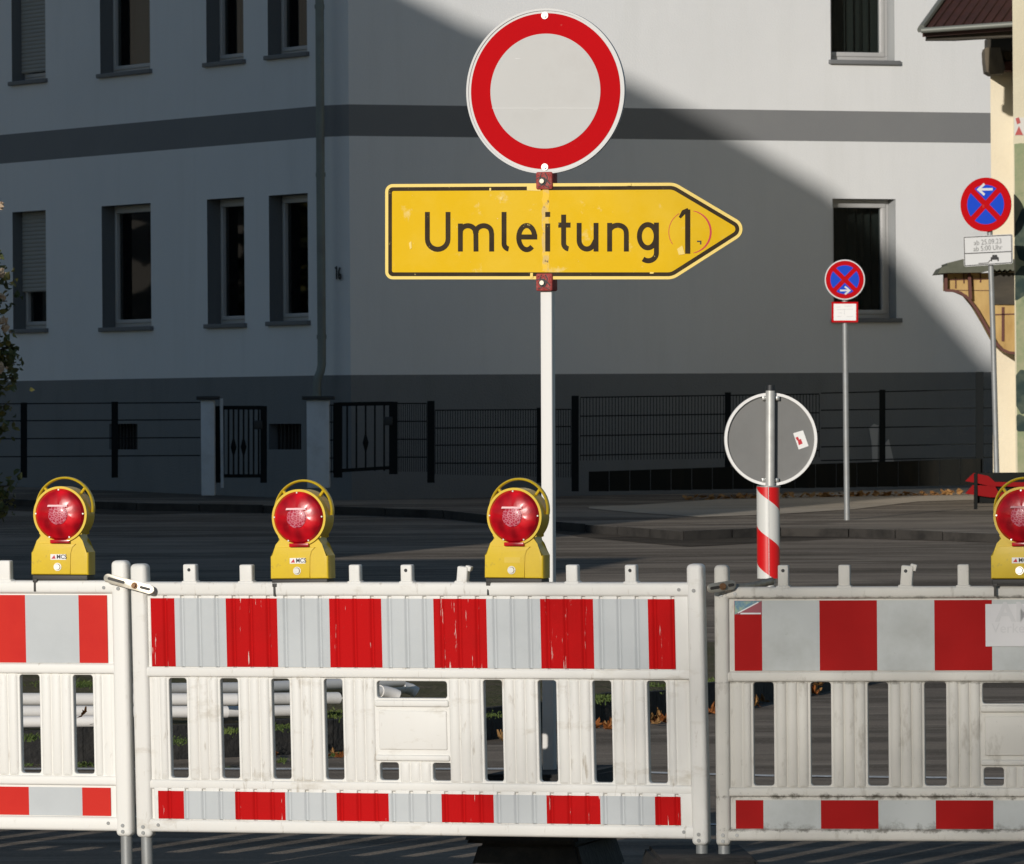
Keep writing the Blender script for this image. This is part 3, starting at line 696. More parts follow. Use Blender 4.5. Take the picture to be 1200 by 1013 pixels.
# pillars
def pillar(x0, x1, yt, yb, label, dy=-.4):
    xm = (x0 + x1) / 2; c = fpt(xm, yb, dy); z1 = fpt(xm, yt, dy).z; wd = (fpt(x1, yb, dy).x - fpt(x0, yb, dy).x)
    root = empty('gate_pillar', c, label, 'pillar', None)
    bm = bmesh.new(); box(bm, -wd / 2, wd / 2, -.16, .16, -.1, z1 - c.z, .012); finish(bm, 'shaft', 'pillar', root, Matrix.Translation(c))
    bm = bmesh.new(); box(bm, -wd / 2 - .05, wd / 2 + .06, -.21, .21, z1 - c.z + .003, z1 - c.z + .045, .006); finish(bm, 'cap', 'black', root, Matrix.Translation(c))
pillar(237, 252, 469, 571, 'slim pale gate pillar left of the barred gate')
pillar(361, 386, 469, 562, 'wide pale gate pillar under the downpipe')
def gate(x0, x1, yt0, yt1, yb0, yb1, n, wp, label, lat):
    root = empty('garden_gate', fpt(x0, yb0), label, 'gate'); bm = bmesh.new()
    bar(bm, fpt(x0, yb0), fpt(x0, yt0), wp, .06); bar(bm, fpt(x1, yb1), fpt(x1, yt1), wp, .06)
    bar(bm, fpt(x0, yt0 + 2), fpt(x1, yt1 + 2), .045, .04); bar(bm, fpt(x0, yb0 - 8), fpt(x1, yb1 - 8), .04, .04)
    finish(bm, 'gate_frame', 'fence', root, Matrix.Identity(4), smooth=False); bm = bmesh.new()
    for k in range(1, n):
        t = k / n; x = x0 + (x1 - x0) * t; bar(bm, fpt(x, yb0 - 8), fpt(x, yt0 + (yt1 - yt0) * t + 2), .02, .02)
        if k in lat:
            c = fpt(x, (yt0 + yb0) / 2 + 3); cyl(bm, c - Vector((0, 0, .09)), c, .012, .035, 8); cyl(bm, c, c + Vector((0, 0, .09)), .035, .012, 8)
    finish(bm, 'bars', 'fence', root, Matrix.Identity(4), smooth=False)
    bm = bmesh.new(); c = fpt(x1 - 5, (yt0 * .72 + yb0 * .28) - 3); box(bm, c.x - .06, c.x + .04, c.y - .08, c.y - .04, c.z - .05, c.z + .05, .01)
    finish(bm, 'lock_box', 'black', root, Matrix.Identity(4)); return root
gate(256, 309, 476, 476, 566, 566, 9, .075, 'dark barred garden gate between the two pale pillars', (3, 5))
gate(396, 461, 472, 471, 560, 556, 6, .10, 'open barred gate leaf right of the wide pale pillar', (3,))
bm = bmesh.new(); p = fpt(260.5, 572, -.2); q = fpt(259.5, 467, -.2); bar(bm, p, q, .035, .035)
tag(finish(bm, 'gate_post', 'pillar', smooth=False), 'thin pale post beside the slim gate pillar', 'post')

# ================================================================== RIGHT HOUSES
def wedge(bm, foot, z0, z1, mi=0):
    a = [bm.verts.new((x, y, z0)) for x, y in foot]; b = [bm.verts.new((x, y, z1)) for x, y in foot]; n = len(foot)
    for i in range(n): bm.faces.new((a[i], a[(i + 1) % n], b[(i + 1) % n], b[i])).material_index = mi
    bm.faces.new(b).material_index = mi
def pprism(name, pts, Y, th, key, parent, y_in=0):
    """traced outline standing at depth Y with real thickness"""
    fr = Frame(pts[0][0], pts[0][1], Y); bm = bmesh.new(); prism(bm, fr.poly(pts), y_in, th); return finish(bm, name, key, parent, fr.M, smooth=False)
xw = lambda px, Y: P(px, 300, Y).x
creamH = empty('cream_house', (xw(1175, 81.5), 81.5, gz(81)), 'narrow cream house wall with a brown tiled eave at the right edge', 'house')
bm = bmesh.new(); wedge(bm, [(xw(1162, 83.6), 83.6), (xw(1300, 83.6), 83.6), (xw(1400, 87.0), 87.0), (xw(1168, 87.0), 87.0)], gz(83) - .3, 8.0)
finish(bm, 'wall', 'cream', creamH, Matrix.Identity(4), smooth=False)
# roof: slanting tiled plane with gutter and rafters
bm = bmesh.new(); E = [P(1081, 34, 80.4), P(1330, 16, 80.2), P(1430, -130, 83.2), P(1176, -96, 83.2)]
top = [bm.verts.new(v) for v in E]; bot = [bm.verts.new(v + Vector((0, .02, -.09))) for v in E]
bm.faces.new(top); bm.faces.new(bot[::-1])
for i in range(4): bm.faces.new((top[i], bot[i], bot[(i + 1) % 4], top[(i + 1) % 4]))
nrm = (E[1] - E[0]).cross(E[3] - E[0]).normalized()
if nrm.y > 0: nrm = -nrm
for k in range(1, 22):      # standing tile ribs
    t = k / 22; a = E[0].lerp(E[1], t) + nrm * .01; b = E[3].lerp(E[2], t) + nrm * .01; tube(bm, [a, b], .016, 6)
finish(bm, 'roof', 'roof', creamH, Matrix.Identity(4), smooth=False)
bm = bmesh.new(); tube(bm, [E[0] + Vector((-.02, -.03, .0)), E[3] + Vector((-.02, -.03, .02))], .035, 8, sx=1.6); finish(bm, 'verge_trim', 'gutter', creamH, Matrix.Identity(4))
bm = bmesh.new(); a, b = P(1079.5, 36, 80.3), P(1330, 18.5, 80.1); tube(bm, [a, b], .032, 10)
finish(bm, 'gutter', 'gutter', creamH, Matrix.Identity(4))
pprism('fascia', [(1086, 39), (1330, 24), (1330, 37), (1156, 45), (1120, 47), (1086, 47)], 80.5, .25, 'wood_dark', creamH)
pprism('rafter_end', [(1157, 45), (1300, 38), (1300, 60), (1157, 60)], 83.05, .5, 'wood_dark', creamH)
pprism('bracket', [(1154, 60), (1155, 56), (1172, 56), (1178, 80), (1176, 86), (1162, 87.5), (1156, 84), (1154.5, 72)], 83.0, .55, 'wood_grey', creamH)
pprism('bracket', [(1172, 58), (1300, 58), (1300, 71), (1178, 71)], 83.2, .35, 'wood_grey', creamH)
pprism('bracket', [(1178, 72), (1300, 72), (1300, 84), (1176.5, 83)], 83.15, .4, 'brown_red', creamH)
# timber canopy
can = empty('wooden_canopy', (xw(1150, 82.6), 82.6, P(1150, 415, 82.6).z), 'small ochre timber canopy with a curved brace and green shingle roof', 'canopy')
pprism('roof', [(1099, 321), (1103, 314), (1110, 311), (1110, 308.5), (1130, 303.5), (1165, 304), (1260, 304), (1260, 318)] + [(1190 - k * 3.1, 318 if k % 2 else 315.5) for k in range(9)] + [(1150, 319.5), (1110, 320)], 82.4, 1.1, 'felt', can)
pprism('panel', [(1110, 320), (1260, 320), (1260, 414), (1186, 414), (1178, 412), (1168, 402), (1155, 378), (1143, 358), (1133, 346), (1121, 340.5), (1110, 340)], 82.7, .8, 'ochre', can)
bm = bmesh.new(); fr = Frame(1150, 380, 82.6)
ribbon(bm, fr.poly([(1108, 340.5), (1117, 340.8), (1126, 343.5), (1135, 350), (1144, 362), (1155, 381), (1166, 401), (1174, 409.5), (1183, 413.5), (1200, 414.5)]), .03, .0, .10)
ribbon(bm, fr.poly([(1108.5, 320), (1108.5, 341)]), .035, .002, .1); ribbon(bm, fr.poly([(1136, 320), (1137.5, 351)]), .035, .002, .1)
finish(bm, 'brace', 'brown_red', can, fr.M, smooth=False)
bm = bmesh.new()
for pts, w_ in (([(1111, 328), (1160, 327)], .008), ([(1111, 340), (1160, 340.5)], .006), ([(1120.5, 325), (1120.5, 338)], .012), ([(1130, 320), (1130, 332)], .012), ([(1140, 323), (1140, 336)], .012), ([(1149.5, 320), (1149.5, 331)], .014), ([(1162, 369), (1190, 368)], .012), ([(1176, 360), (1176, 400)], .03)):
    ribbon(bm, fr.poly(pts), w_, .085, .012)
finish(bm, 'lattice', 'brown_red', can, fr.M, smooth=False)
pprism('recess', [(1162, 320), (1260, 320), (1260, 358), (1163, 357)], 82.66, .03, 'wood_dark', can)
# near wall with the mural
mur = empty('mural_wall', (xw(1190, 79), 79, gz(79)), 'ivory wall with a green and black mural at the extreme right edge', 'wall')
bm = bmesh.new(); wedge(bm, [(xw(1188.5, 79), 79), (xw(1450, 79), 79), (xw(1500, 85), 85), (xw(1192, 85), 85)], gz(79) - .3, 8.5)
finish(bm, 'wall', 'cream2', mur, Matrix.Identity(4), smooth=False)
def mural(pts, key, th):
    pprism('mural_field', pts, 79 - th, th - .0, key, mur)
mural([(1188.7, 169), (1196, 168), (1300, 172), (1300, 600), (1193, 600)], 'mural_green', .006)
mural([(1188.7, 138), (1300, 138), (1300, 159), (1188.7, 159)], 'mural_white', .006)
mural([(1190, 139), (1194, 137.5), (1196, 144), (1192, 146)], 'mural_red', .010)
mural([(1189.5, 158.5), (1194, 148), (1199, 158.5)], 'mural_red', .010)
mural(rounded([(1188.9, 286), (1190, 262), (1197, 246), (1206, 240), (1230, 250), (1230, 300), (1206, 309), (1194, 304)], 4), 'mural_dark', .010)
mural([(1189.6, 321), (1197, 312), (1215, 309), (1215, 345), (1200, 347), (1192, 352), (1189.6, 352)], 'mural_dark', .010)
mural(rounded([(1190.5, 440), (1196, 433), (1215, 438), (1215, 480), (1197, 486), (1191, 476)], 3), 'mural_dark', .010)
mural(rounded([(1191, 484), (1200, 488), (1215, 488), (1215, 505), (1191.5, 506)], 3), 'mural_dark', .014)

# ================================================================== SIGNS
def sector_sign(bm, R, w_, mi, y0, y1, rin=.72):
    r = R * rin; h = w_ / 2; dl = math.asin(h / r)
    for k in range(4):
        a0 = math.pi / 4 + k * math.pi / 2; pts = circ(0, 0, r, 14, a0 + dl, a0 + math.pi / 2 - dl)
        c = a0 + math.pi / 4; pts.append((h * 1.414 * math.cos(c), h * 1.414 * math.sin(c))); prism(bm, pts, y0, y1, mi)
def arrow(bm, x0, x1, z, w_, y, mi=0):
    s_ = 1 if x1 > x0 else -1
    ribbon(bm, [(x0, z), (x1, z)], w_, y, mi=mi); hd = w_ * 2.3
    ribbon(bm, [(x1 - s_ * hd, z + hd), (x1 + s_ * w_ * .4, z), (x1 - s_ * hd, z - hd)], w_, y - .0005, mi=mi)
# small no stopping sign
b = G(993, 610, PAVE); fr = Frame(990, 328, b.y, yaw=rad(3)); top = fr.O; base = b
MB_ = Matrix.Translation(base)
root = empty('no_stopping_sign', base, 'smaller round red and blue no stopping sign with right arrow and a red bordered plate', 'road sign')
bm = bmesh.new(); tp = P(989.5, 312, b.y + .06); cyl(bm, base + Vector((0, .06, -.1)), tp, .03, n=16); finish(bm, 'pole', 'zinc', root, Matrix.Identity(4))
bm = bmesh.new(); prism(bm, circ(0, 0, .211, 64), -.006, .012); finish(bm, 'disc', 'rim_white', root, fr.M)
bm = bmesh.new(); prism(bm, circ(0, 0, .199, 64), -.009, -.0062); finish(bm, 'red_face', 'sign_red', root, fr.M)
bm = bmesh.new(); sector_sign(bm, .21, .047, 0, -.012, -.0092); finish(bm, 'blue_fields', 'sign_blue', root, fr.M)
bm = bmesh.new(); arrow(bm, -.052, .042, -.113, .018, -.014); finish(bm, 'arrow', 'rim_white', root, fr.M)
bm = bmesh.new(); q = fr.poly([(974.5, 354), (1005.5, 354), (1005.5, 378), (974.5, 378)]); prism(bm, q, -.006, .006); finish(bm, 'plate', 'sign_red', root, fr.M)
bm = bmesh.new(); q = fr.poly([(977, 356.3), (1003.2, 356.3), (1003.2, 375.8), (977, 375.8)]); prism(bm, q, -.008, -.0062); finish(bm, 'plate_face', 'sticker', root, fr.M)
bm = bmesh.new()
for pts in ([(980, 360), (985, 360)], [(989, 359), (999, 359)], [(980.5, 363), (999.5, 362.5)], [(989.5, 363), (989.5, 369)], [(981, 371), (986, 371)], [(992, 371.5), (1000, 371)], [(983, 367), (987, 367)]):
    ribbon(bm, fr.poly(pts), .005, -.0095)
finish(bm, 'print', 'ink_faint', root, fr.M, smooth=False)
# large no stopping sign
Yb = 80.0
b = Vector((P(1167, 575, 78.6).x, 78.6, gz(78.6) + PAVE)); fr = Frame(1155.3, 240, 78.6, yaw=rad(25)); base = b
root = empty('no_stopping_sign', base, 'larger red and blue no stopping sign with left arrow on a leaning pole', 'road sign')
nb = fr.R @ Vector((0, .05, 0))
bm = bmesh.new(); tube(bm, [P(1168.5, 590, 78.6) + nb, P(1166, 553, 78.6) + nb, P(1162, 400, 78.6) + nb, P(1156.5, 222, 78.6) + nb], .03, 16); finish(bm, 'pole', 'zinc', root, Matrix.Identity(4))
R = .293
bm = bmesh.new(); prism(bm, circ(0, 0, R, 64), -.006, .012); finish(bm, 'disc', 'sign_red', root, fr.M)
bm = bmesh.new(); sector_sign(bm, R, .064, 0, -.009, -.0062, .73); finish(bm, 'blue_fields', 'sign_blue', root, fr.M)
bm = bmesh.new(); arrow(bm, .085, -.07, .165, .026, -.011); finish(bm, 'arrow', 'rim_white', root, fr.M)
q0 = [(1129, 277.5), (1186.5, 274.5), (1187, 309), (1130, 313)]
bm = bmesh.new(); prism(bm, rounded(fr.poly(q0), .02), -.006, .006); finish(bm, 'plate', 'rim_white', root, fr.M)
bm = bmesh.new(); q = inset(fr.poly(q0), .010)
for i in range(4): ribbon(bm, [q[i], q[(i + 1) % 4]], .009, -.0075)
ribbon(bm, fr.poly([(1131, 297.5), (1186, 295)]), .010, -.0078)
u0 = fr.uv(1166, 303)   # tow-away car seen from the front, and the truck's arm
prism(bm, [(u0[0] + a * .0105, u0[1] + b_ * .0105) for a, b_ in ((-4.5, -3), (-4.5, 1), (-3, 1.4), (-2.6, 3.6), (2.6, 3.6), (3, 1.4), (4.5, 1), (4.5, -3), (3, -3), (3, -1.5), (-3, -1.5), (-3, -3))], -.0076, -.0062)
ribbon(bm, fr.poly([(1147, 309), (1158, 308.4), (1161, 305)]), .008, -.0079)
finish(bm, 'plate_border', 'ink', root, fr.M, smooth=False)
ta = fr.uv(1158, 286.5); tb = fr.uv(1158, 293.7)
text('ab 25.09.23', .078, ta[0], ta[1], -.0075, 'sign_back', 'plate_text', root, 'CENTER', .9, rot=-.05, W=fr.M)
text('ab 5:00 Uhr', .078, tb[0], tb[1], -.0075, 'sign_back', 'plate_text', root, 'CENTER', .9, rot=-.05, W=fr.M)

# round sign seen from behind, on a striped sleeve
D3 = F / 180.; fr = Frame(903, 515, D3, yaw=rad(-4)); base = Vector((fr.O.x, D3 - .05, gz(D3)))
root = empty('round_sign', base, 'round traffic sign seen from its grey back on a red and white striped sleeve', 'road sign')
bm = bmesh.new(); prism(bm, circ(0, 0, .296, 96), .0, .006); finish(bm, 'disc', 'sign_back', root, fr.M)
bm = bmesh.new(); ring(bm, 0, 0, .303, .285, -.022, .012, 96); finish(bm, 'rim', 'sticker', root, fr.M)
def PL(px, py): return P(px, py, D3 - .05)
bm = bmesh.new(); cyl(bm, Vector((PL(902, 800).x, D3 - .05, 0)), PL(902.7, 456), .030, n=24); finish(bm, 'pole', 'zinc_post', root, Matrix.Identity(4))
bm = bmesh.new(); cyl(bm, PL(902.8, 458), PL(902.8, 451.5), .033, .029, n=24); finish(bm, 'pole_cap', 'black', root, Matrix.Identity(4))
SL_OFF = 0.0
slc = PL(900.8, 678); sz = PL(900.8, 570.5).z - slc.z
SL_OFF = .245 * 4 - (sz - .045 * 1.0) + .086 * 1 + .1225 - .045
M['sleeve'] = sleeve_mat()
bm = bmesh.new(); n = 48; A = []; B = []
for i in range(n):
    t = 2 * math.pi * i / n; A.append(bm.verts.new((.075 * math.cos(t), .075 * math.sin(t), 0))); B.append(bm.verts.new((.075 * math.cos(t), .075 * math.sin(t), sz)))
for i in range(n): bm.faces.new((A[i], A[(i + 1) % n], B[(i + 1) % n], B[i]))
bm.faces.new(A[::-1]); bm.faces.new(B)
finish(bm, 'striped_sleeve', 'sleeve', root, Matrix.Translation(slc))
bm = bmesh.new(); box(bm, -.0015, .0015, -.0785, -.074, .002, sz - .002); finish(bm, 'sleeve_seam', 'rim_white', root, Matrix.Translation(slc), smooth=False)
bm = bmesh.new(); cyl(bm, PL(900.8, 684.5), PL(900.8, 679), .045, n=24); cyl(bm, PL(900.8, 571), PL(900.8, 569.5), .078, n=32); finish(bm, 'collar', 'zinc', root, Matrix.Identity(4))
bm = bmesh.new()
for x, y in ((895, 467), (911, 467), (894.5, 563), (910, 563)):
    u, v = fr.uv(x, y); box(bm, u - .012, u + .012, -.03, -.004, v - .014, v + .014, .003)
for y in (467, 563): u, v = fr.uv(902.7, y); box(bm, u - .045, u + .045, -.026, -.006, v - .008, v + .008, .002)
finish(bm, 'clamp', 'steel_shiny', root, fr.M)
bm = bmesh.new(); q = fr.poly([(929.5, 508), (941, 504.5), (947.5, 523), (936, 527)]); prism(bm, q, -.003, -.0005); finish(bm, 'sticker', 'sticker', root, fr.M)
bm = bmesh.new(); q = fr.poly([(934.5, 516), (938.5, 514.5), (940.5, 520), (936, 522)]); prism(bm, q, -.004, -.0032); q = fr.poly([(932, 513), (935, 512), (936.5, 515), (934, 516.5)]); prism(bm, q, -.004, -.0032)
finish(bm, 'sticker_print', 'ink_red', root, fr.M)

# ---- the main sign assembly: square pole, round no-vehicles sign, diversion arrow
YW = rad(17); SP = 331.; D1 = F / SP; KS = 321. / SP
pb = Vector((P(641, 900, D1).x, D1, .363))
fr = Frame(639.3, 107, D1, yaw=YW)
root = empty('sign_post', pb, 'white square post with red clamps standing in stacked foot plates', 'post')
fp = Frame(0, 0, 0, yaw=YW, org=pb); wz = .021
ztop = (P(638.5, 30, D1) - pb).z; xt = (fp.Ri @ (P(637.5, 30, D1) - pb)).x
bm = bmesh.new(); b2 = bmesh.new(); box(b2, -wz, wz, .012, .012 + 2 * wz, -.2, ztop, .004)
for v in b2.verts: v.co.x += xt * (v.co.z / ztop)
merge(bm, b2); finish(bm, 'square_tube', 'pole_white', root, fp.M)
xb = fp.uv(640, 330)[0]
for py in (212, 331):
    u, v = fp.uv(638.4, py); bm = bmesh.new()
    box(bm, u - .030, u + .030, -.012, .06, v - .031, v + .031, .006)
    for dx in (-.018, 0, .018):
        box(bm, u + dx - .004, u + dx + .004, -.0145, -.011, v - .026, v + .026, .001); box(bm, u - .026, u + .026, -.0145, -.011, v + dx * 1.1 - .003, v + dx * 1.1 + .003, .001)
    c = finish(bm, 'clamp', 'clamp_red', root, fp.M)
    bm = bmesh.new(); prism(bm, circ(u - .004, v - .002, .015, 12), -.0152, -.0146); ribbon(bm, [(u + .006, v + .026), (u + .014, v + .012), (u + .012, v), (u + .024, v - .012)], .004, -.0152); ribbon(bm, [(u - .026, v + .008), (u - .012, v + .012), (u - .008, v + .027)], .003, -.0152); ribbon(bm, [(u - .02, v - .024), (u, v - .014), (u + .02, v - .026)], .003, -.0152)
    finish(bm, 'crack', 'ink', c, fp.M)
    bm = bmesh.new(); cyl(bm, (u - .004, -.012, v - .002), (u - .004, -.026, v - .002), .0085, n=8); finish(bm, 'clamp_bolt', 'bracket', c, fp.M)
bm = bmesh.new(); cyl(bm, (0, 0, 0), (0, -.0, .001), .001); bm.free()
# round sign
root = empty('no_vehicles_sign', fr.M, 'large round white sign with a broad red ring on top of the white post', 'road sign')
bm = bmesh.new(); prism(bm, circ(0, 0, .3005 * KS, 128), .0, .010); ring(bm, 0, 0, .3015 * KS, .2935 * KS, -.006, .012, 128); finish(bm, 'disc', 'rim_white', root, fr.M)
bm = bmesh.new(); prism(bm, circ(0, 0, .2845 * KS, 128), -.0020, -.0004); finish(bm, 'red_ring', 'sign_red', root, fr.M)
bm = bmesh.new(); prism(bm, circ(0, 0, .2095 * KS, 128), -.0035, -.0022); finish(bm, 'white_centre', 'sign_white', root, fr.M)
bm = bmesh.new(); ribbon(bm, fr.poly([(577, 127), (701, 127)]), .0022, -.0045, .0008); finish(bm, 'seam', 'rim_white', root, fr.M)
for px, py in ((638.8, 18.5), (638.8, 196)):
    u, v = fr.uv(px, py); bm = bmesh.new(); cyl(bm, (u, -.003, v), (u, -.006, v), .0125, n=20); cyl(bm, (u, -.006, v), (u, -.014, v), .0075, n=6); finish(bm, 'bolt', 'steel_shiny', root, fr.M)
# arrow sign
fa = Frame(639, 270, D1, yaw=YW)
root = empty('diversion_sign', fa.M, 'yellow arrow shaped diversion sign lettered Umleitung on the white post', 'road sign')
OUT = [(451.5, 216), (791, 214.3), (882, 268.3), (789, 327.6), (451.5, 327.6)]
RS = [9, 22, 13, 22, 9]
def lay(d, y0, y1, key, name):
    bm = bmesh.new(); prism(bm, fa.poly(rounded(inset(OUT, d), [max(2, r - d) for r in RS], 8)), y0, y1); return finish(bm, name, key, root, fa.M)
lay(0, -.001, .004, 'yel_edge', 'plate'); lay(3.7, -.0022, -.0012, 'sign_black', 'border'); lay(8.2, -.0034, -.0024, 'yel_sign', 'yellow_face')
def arc(cx, cy, rx, ry, a0, a1, n=12): return [(cx + rx * math.cos(rad(a0 + (a1 - a0) * i / n)), cy - ry * math.sin(rad(a0 + (a1 - a0) * i / n))) for i in range(n + 1)]
Z = 5.4545
def T(ox, pts): return [(ox + a / Z, 205 + b_ / Z) for a, b_ in pts]
L1 = {
 'U': [[(334, 238), (334, 412)] + arc(400, 412, 66, 65, 180, 360) + [(466, 412), (466, 238)]],
 'm': [[(545, 312), (545, 491)], [(545, 375)] + arc(593, 368, 48, 42, 165, 0) + [(645, 491)][:0] + [(644, 380), (645, 491)], [(646, 372)] + arc(694, 368, 49, 42, 165, 0) + [(745, 380), (745, 491)]],
 'l': [[(824, 238), (824, 440)] + arc(858, 440, 34, 35, 185, 262)],
 'e': [[(915, 398), (1036, 398)], [(1020, 412)] + arc(969, 402, 51, 77, 0, 312, 34)],
 'i': [[(1103, 238), (1103, 270)], [(1103, 312), (1103, 491)]],
}
L2 = {
 't': [[(114, 255), (114, 438)] + arc(150, 438, 36, 36, 185, 262), [(80, 322), (158, 322)]],
 'u': [[(213, 308), (213, 420)] + arc(262, 420, 49, 55, 180, 335) + [(318, 420)], [(321, 308), (321, 491)]],
 'n': [[(408, 308), (408, 491)], [(408, 372)] + arc(460, 368, 54, 45, 165, 0) + [(515, 380), (515, 491)]],
 'g': [[(707, 306), (707, 500)] + arc(655, 500, 52, 50, 0, -130)] + [arc(652, 393, 54, 74, 0, 360, 36)],
}
bm = bmesh.new(); sw = 31 / Z / SP / math.cos(YW) * 1.0; k = 0
def strokes2(ox, dct, lines_w=1.0):
    global k
    for ch, lines in dct.items():
        for ln in lines:
            ribbon(bm, fa.poly(T(ox, ln)), sw * lines_w, -.0048 - .00006 * (k % 5), .001); k += 1
strokes2(440, L1); strokes2(640, L2)
o = finish(bm, 'lettering', 'sign_black', root, fa.M, smooth=False)
bm = bmesh.new(); ribbon(bm, fa.poly(T(640, [(907, 222), (907, 505)])), sw * 1.05, -.0048, .001); ribbon(bm, fa.poly(T(640, [(912, 226), (880, 240), (856, 275)])), [sw * .9, sw * .9, sw * .5], -.0049, .001)
finish(bm, 'number_one', 'sign_black', root, fa.M, smooth=False)
bm = bmesh.new(); pts = arc(920, 366, 134, 136, 80, -80, 30); ribbon(bm, fa.poly(T(640, pts)), [sw * (.12 + .28 * math.sin(math.pi * i / 30)) for i in range(31)], -.0042, .0008)
pts = arc(920, 366, 134, 136, 120, 215, 20); ribbon(bm, fa.poly(T(640, pts)), sw * .12, -.0042, .0008); finish(bm, 'red_circle', 'ink_red', root, fa.M, smooth=False)
bm = bmesh.new(); ribbon(bm, fa.poly(T(640, [(966, 426), (990, 426), (990, 446)])), sw * .28, -.0042, .0008); finish(bm, 'small_mark', 'ink', root, fa.M, smooth=False)
M['worn'] = mat('worn_sticker_residue', (.62, .43, .13), .6, .3, noise=[(18, (.78, .49, .03), .45, .55), (40, (.16, .11, .06), .60, .66)])
bm = bmesh.new(); edge = []
for i in range(25): edge.append((636.2 + random.uniform(-1.3, .6), 222 + i * 4.0))
for i in range(24, -1, -1): edge.append((644.0 if i % 3 else 643.0, 222 + i * 4.0))
prism(bm, fa.poly(edge), -.0041, -.0036); finish(bm, 'worn_strip', 'worn', root, fa.M, smooth=False)
bm = bmesh.new()
for q in ([(618, 217.5), (634, 217), (634, 224), (618, 223.6)], [(622, 320), (625, 320), (625, 326), (621.5, 326)], [(574, 220.5), (576, 220.5), (576, 224), (574, 224)], [(479.7, 285), (482.5, 283), (483, 291), (481, 292.5)], [(586, 232), (590, 231), (588, 235)], [(794, 292), (800, 288), (803, 298), (796, 299)], [(762, 319), (767, 319.5), (766, 321), (762, 321)], [(734, 215.5), (740, 215), (740, 218), (735, 218)]):
    prism(bm, fa.poly(q), -.0056, -.0050)
finish(bm, 'scuffs', 'yel_edge', root, fa.M, smooth=False)

# foot plates under the post
def foot_plate(x, y, z, rot, label, cat='foot plate', lx=.42, ly=.80, h=.12, group=None):
    Mx = Matrix.Translation((x, y, z)) @ Matrix.Rotation(rot, 4, 'Z'); r = empty('foot_plate', Mx, label, cat, group)
    bm = bmesh.new(); b2 = bmesh.new(); bmesh.ops.create_cube(b2, size=1)
    for v in b2.verts:
        tp = v.co.z > 0; v.co = Vector((v.co.x * (lx - .07 * tp), v.co.y * (ly - .07 * tp), (v.co.z + .5) * h))
    bmesh.ops.bevel(b2, geom=list(b2.edges), offset=.012, segments=2, affect='EDGES'); merge(bm, b2)
    finish(bm, 'plate', 'rubber', r, Mx)
    return r
for i, (dx, rt) in enumerate(((.0, .10), (.02, .0), (.03, .06))):
    foot_plate(pb.x + dx, D1 + .02, i * .1205, rt - YW, ('black foot plate at the bottom of the stack under the white post', 'black foot plate in the middle of the stack under the white post', 'black foot plate on top of the stack under the white post')[i], group='stacked foot plates')

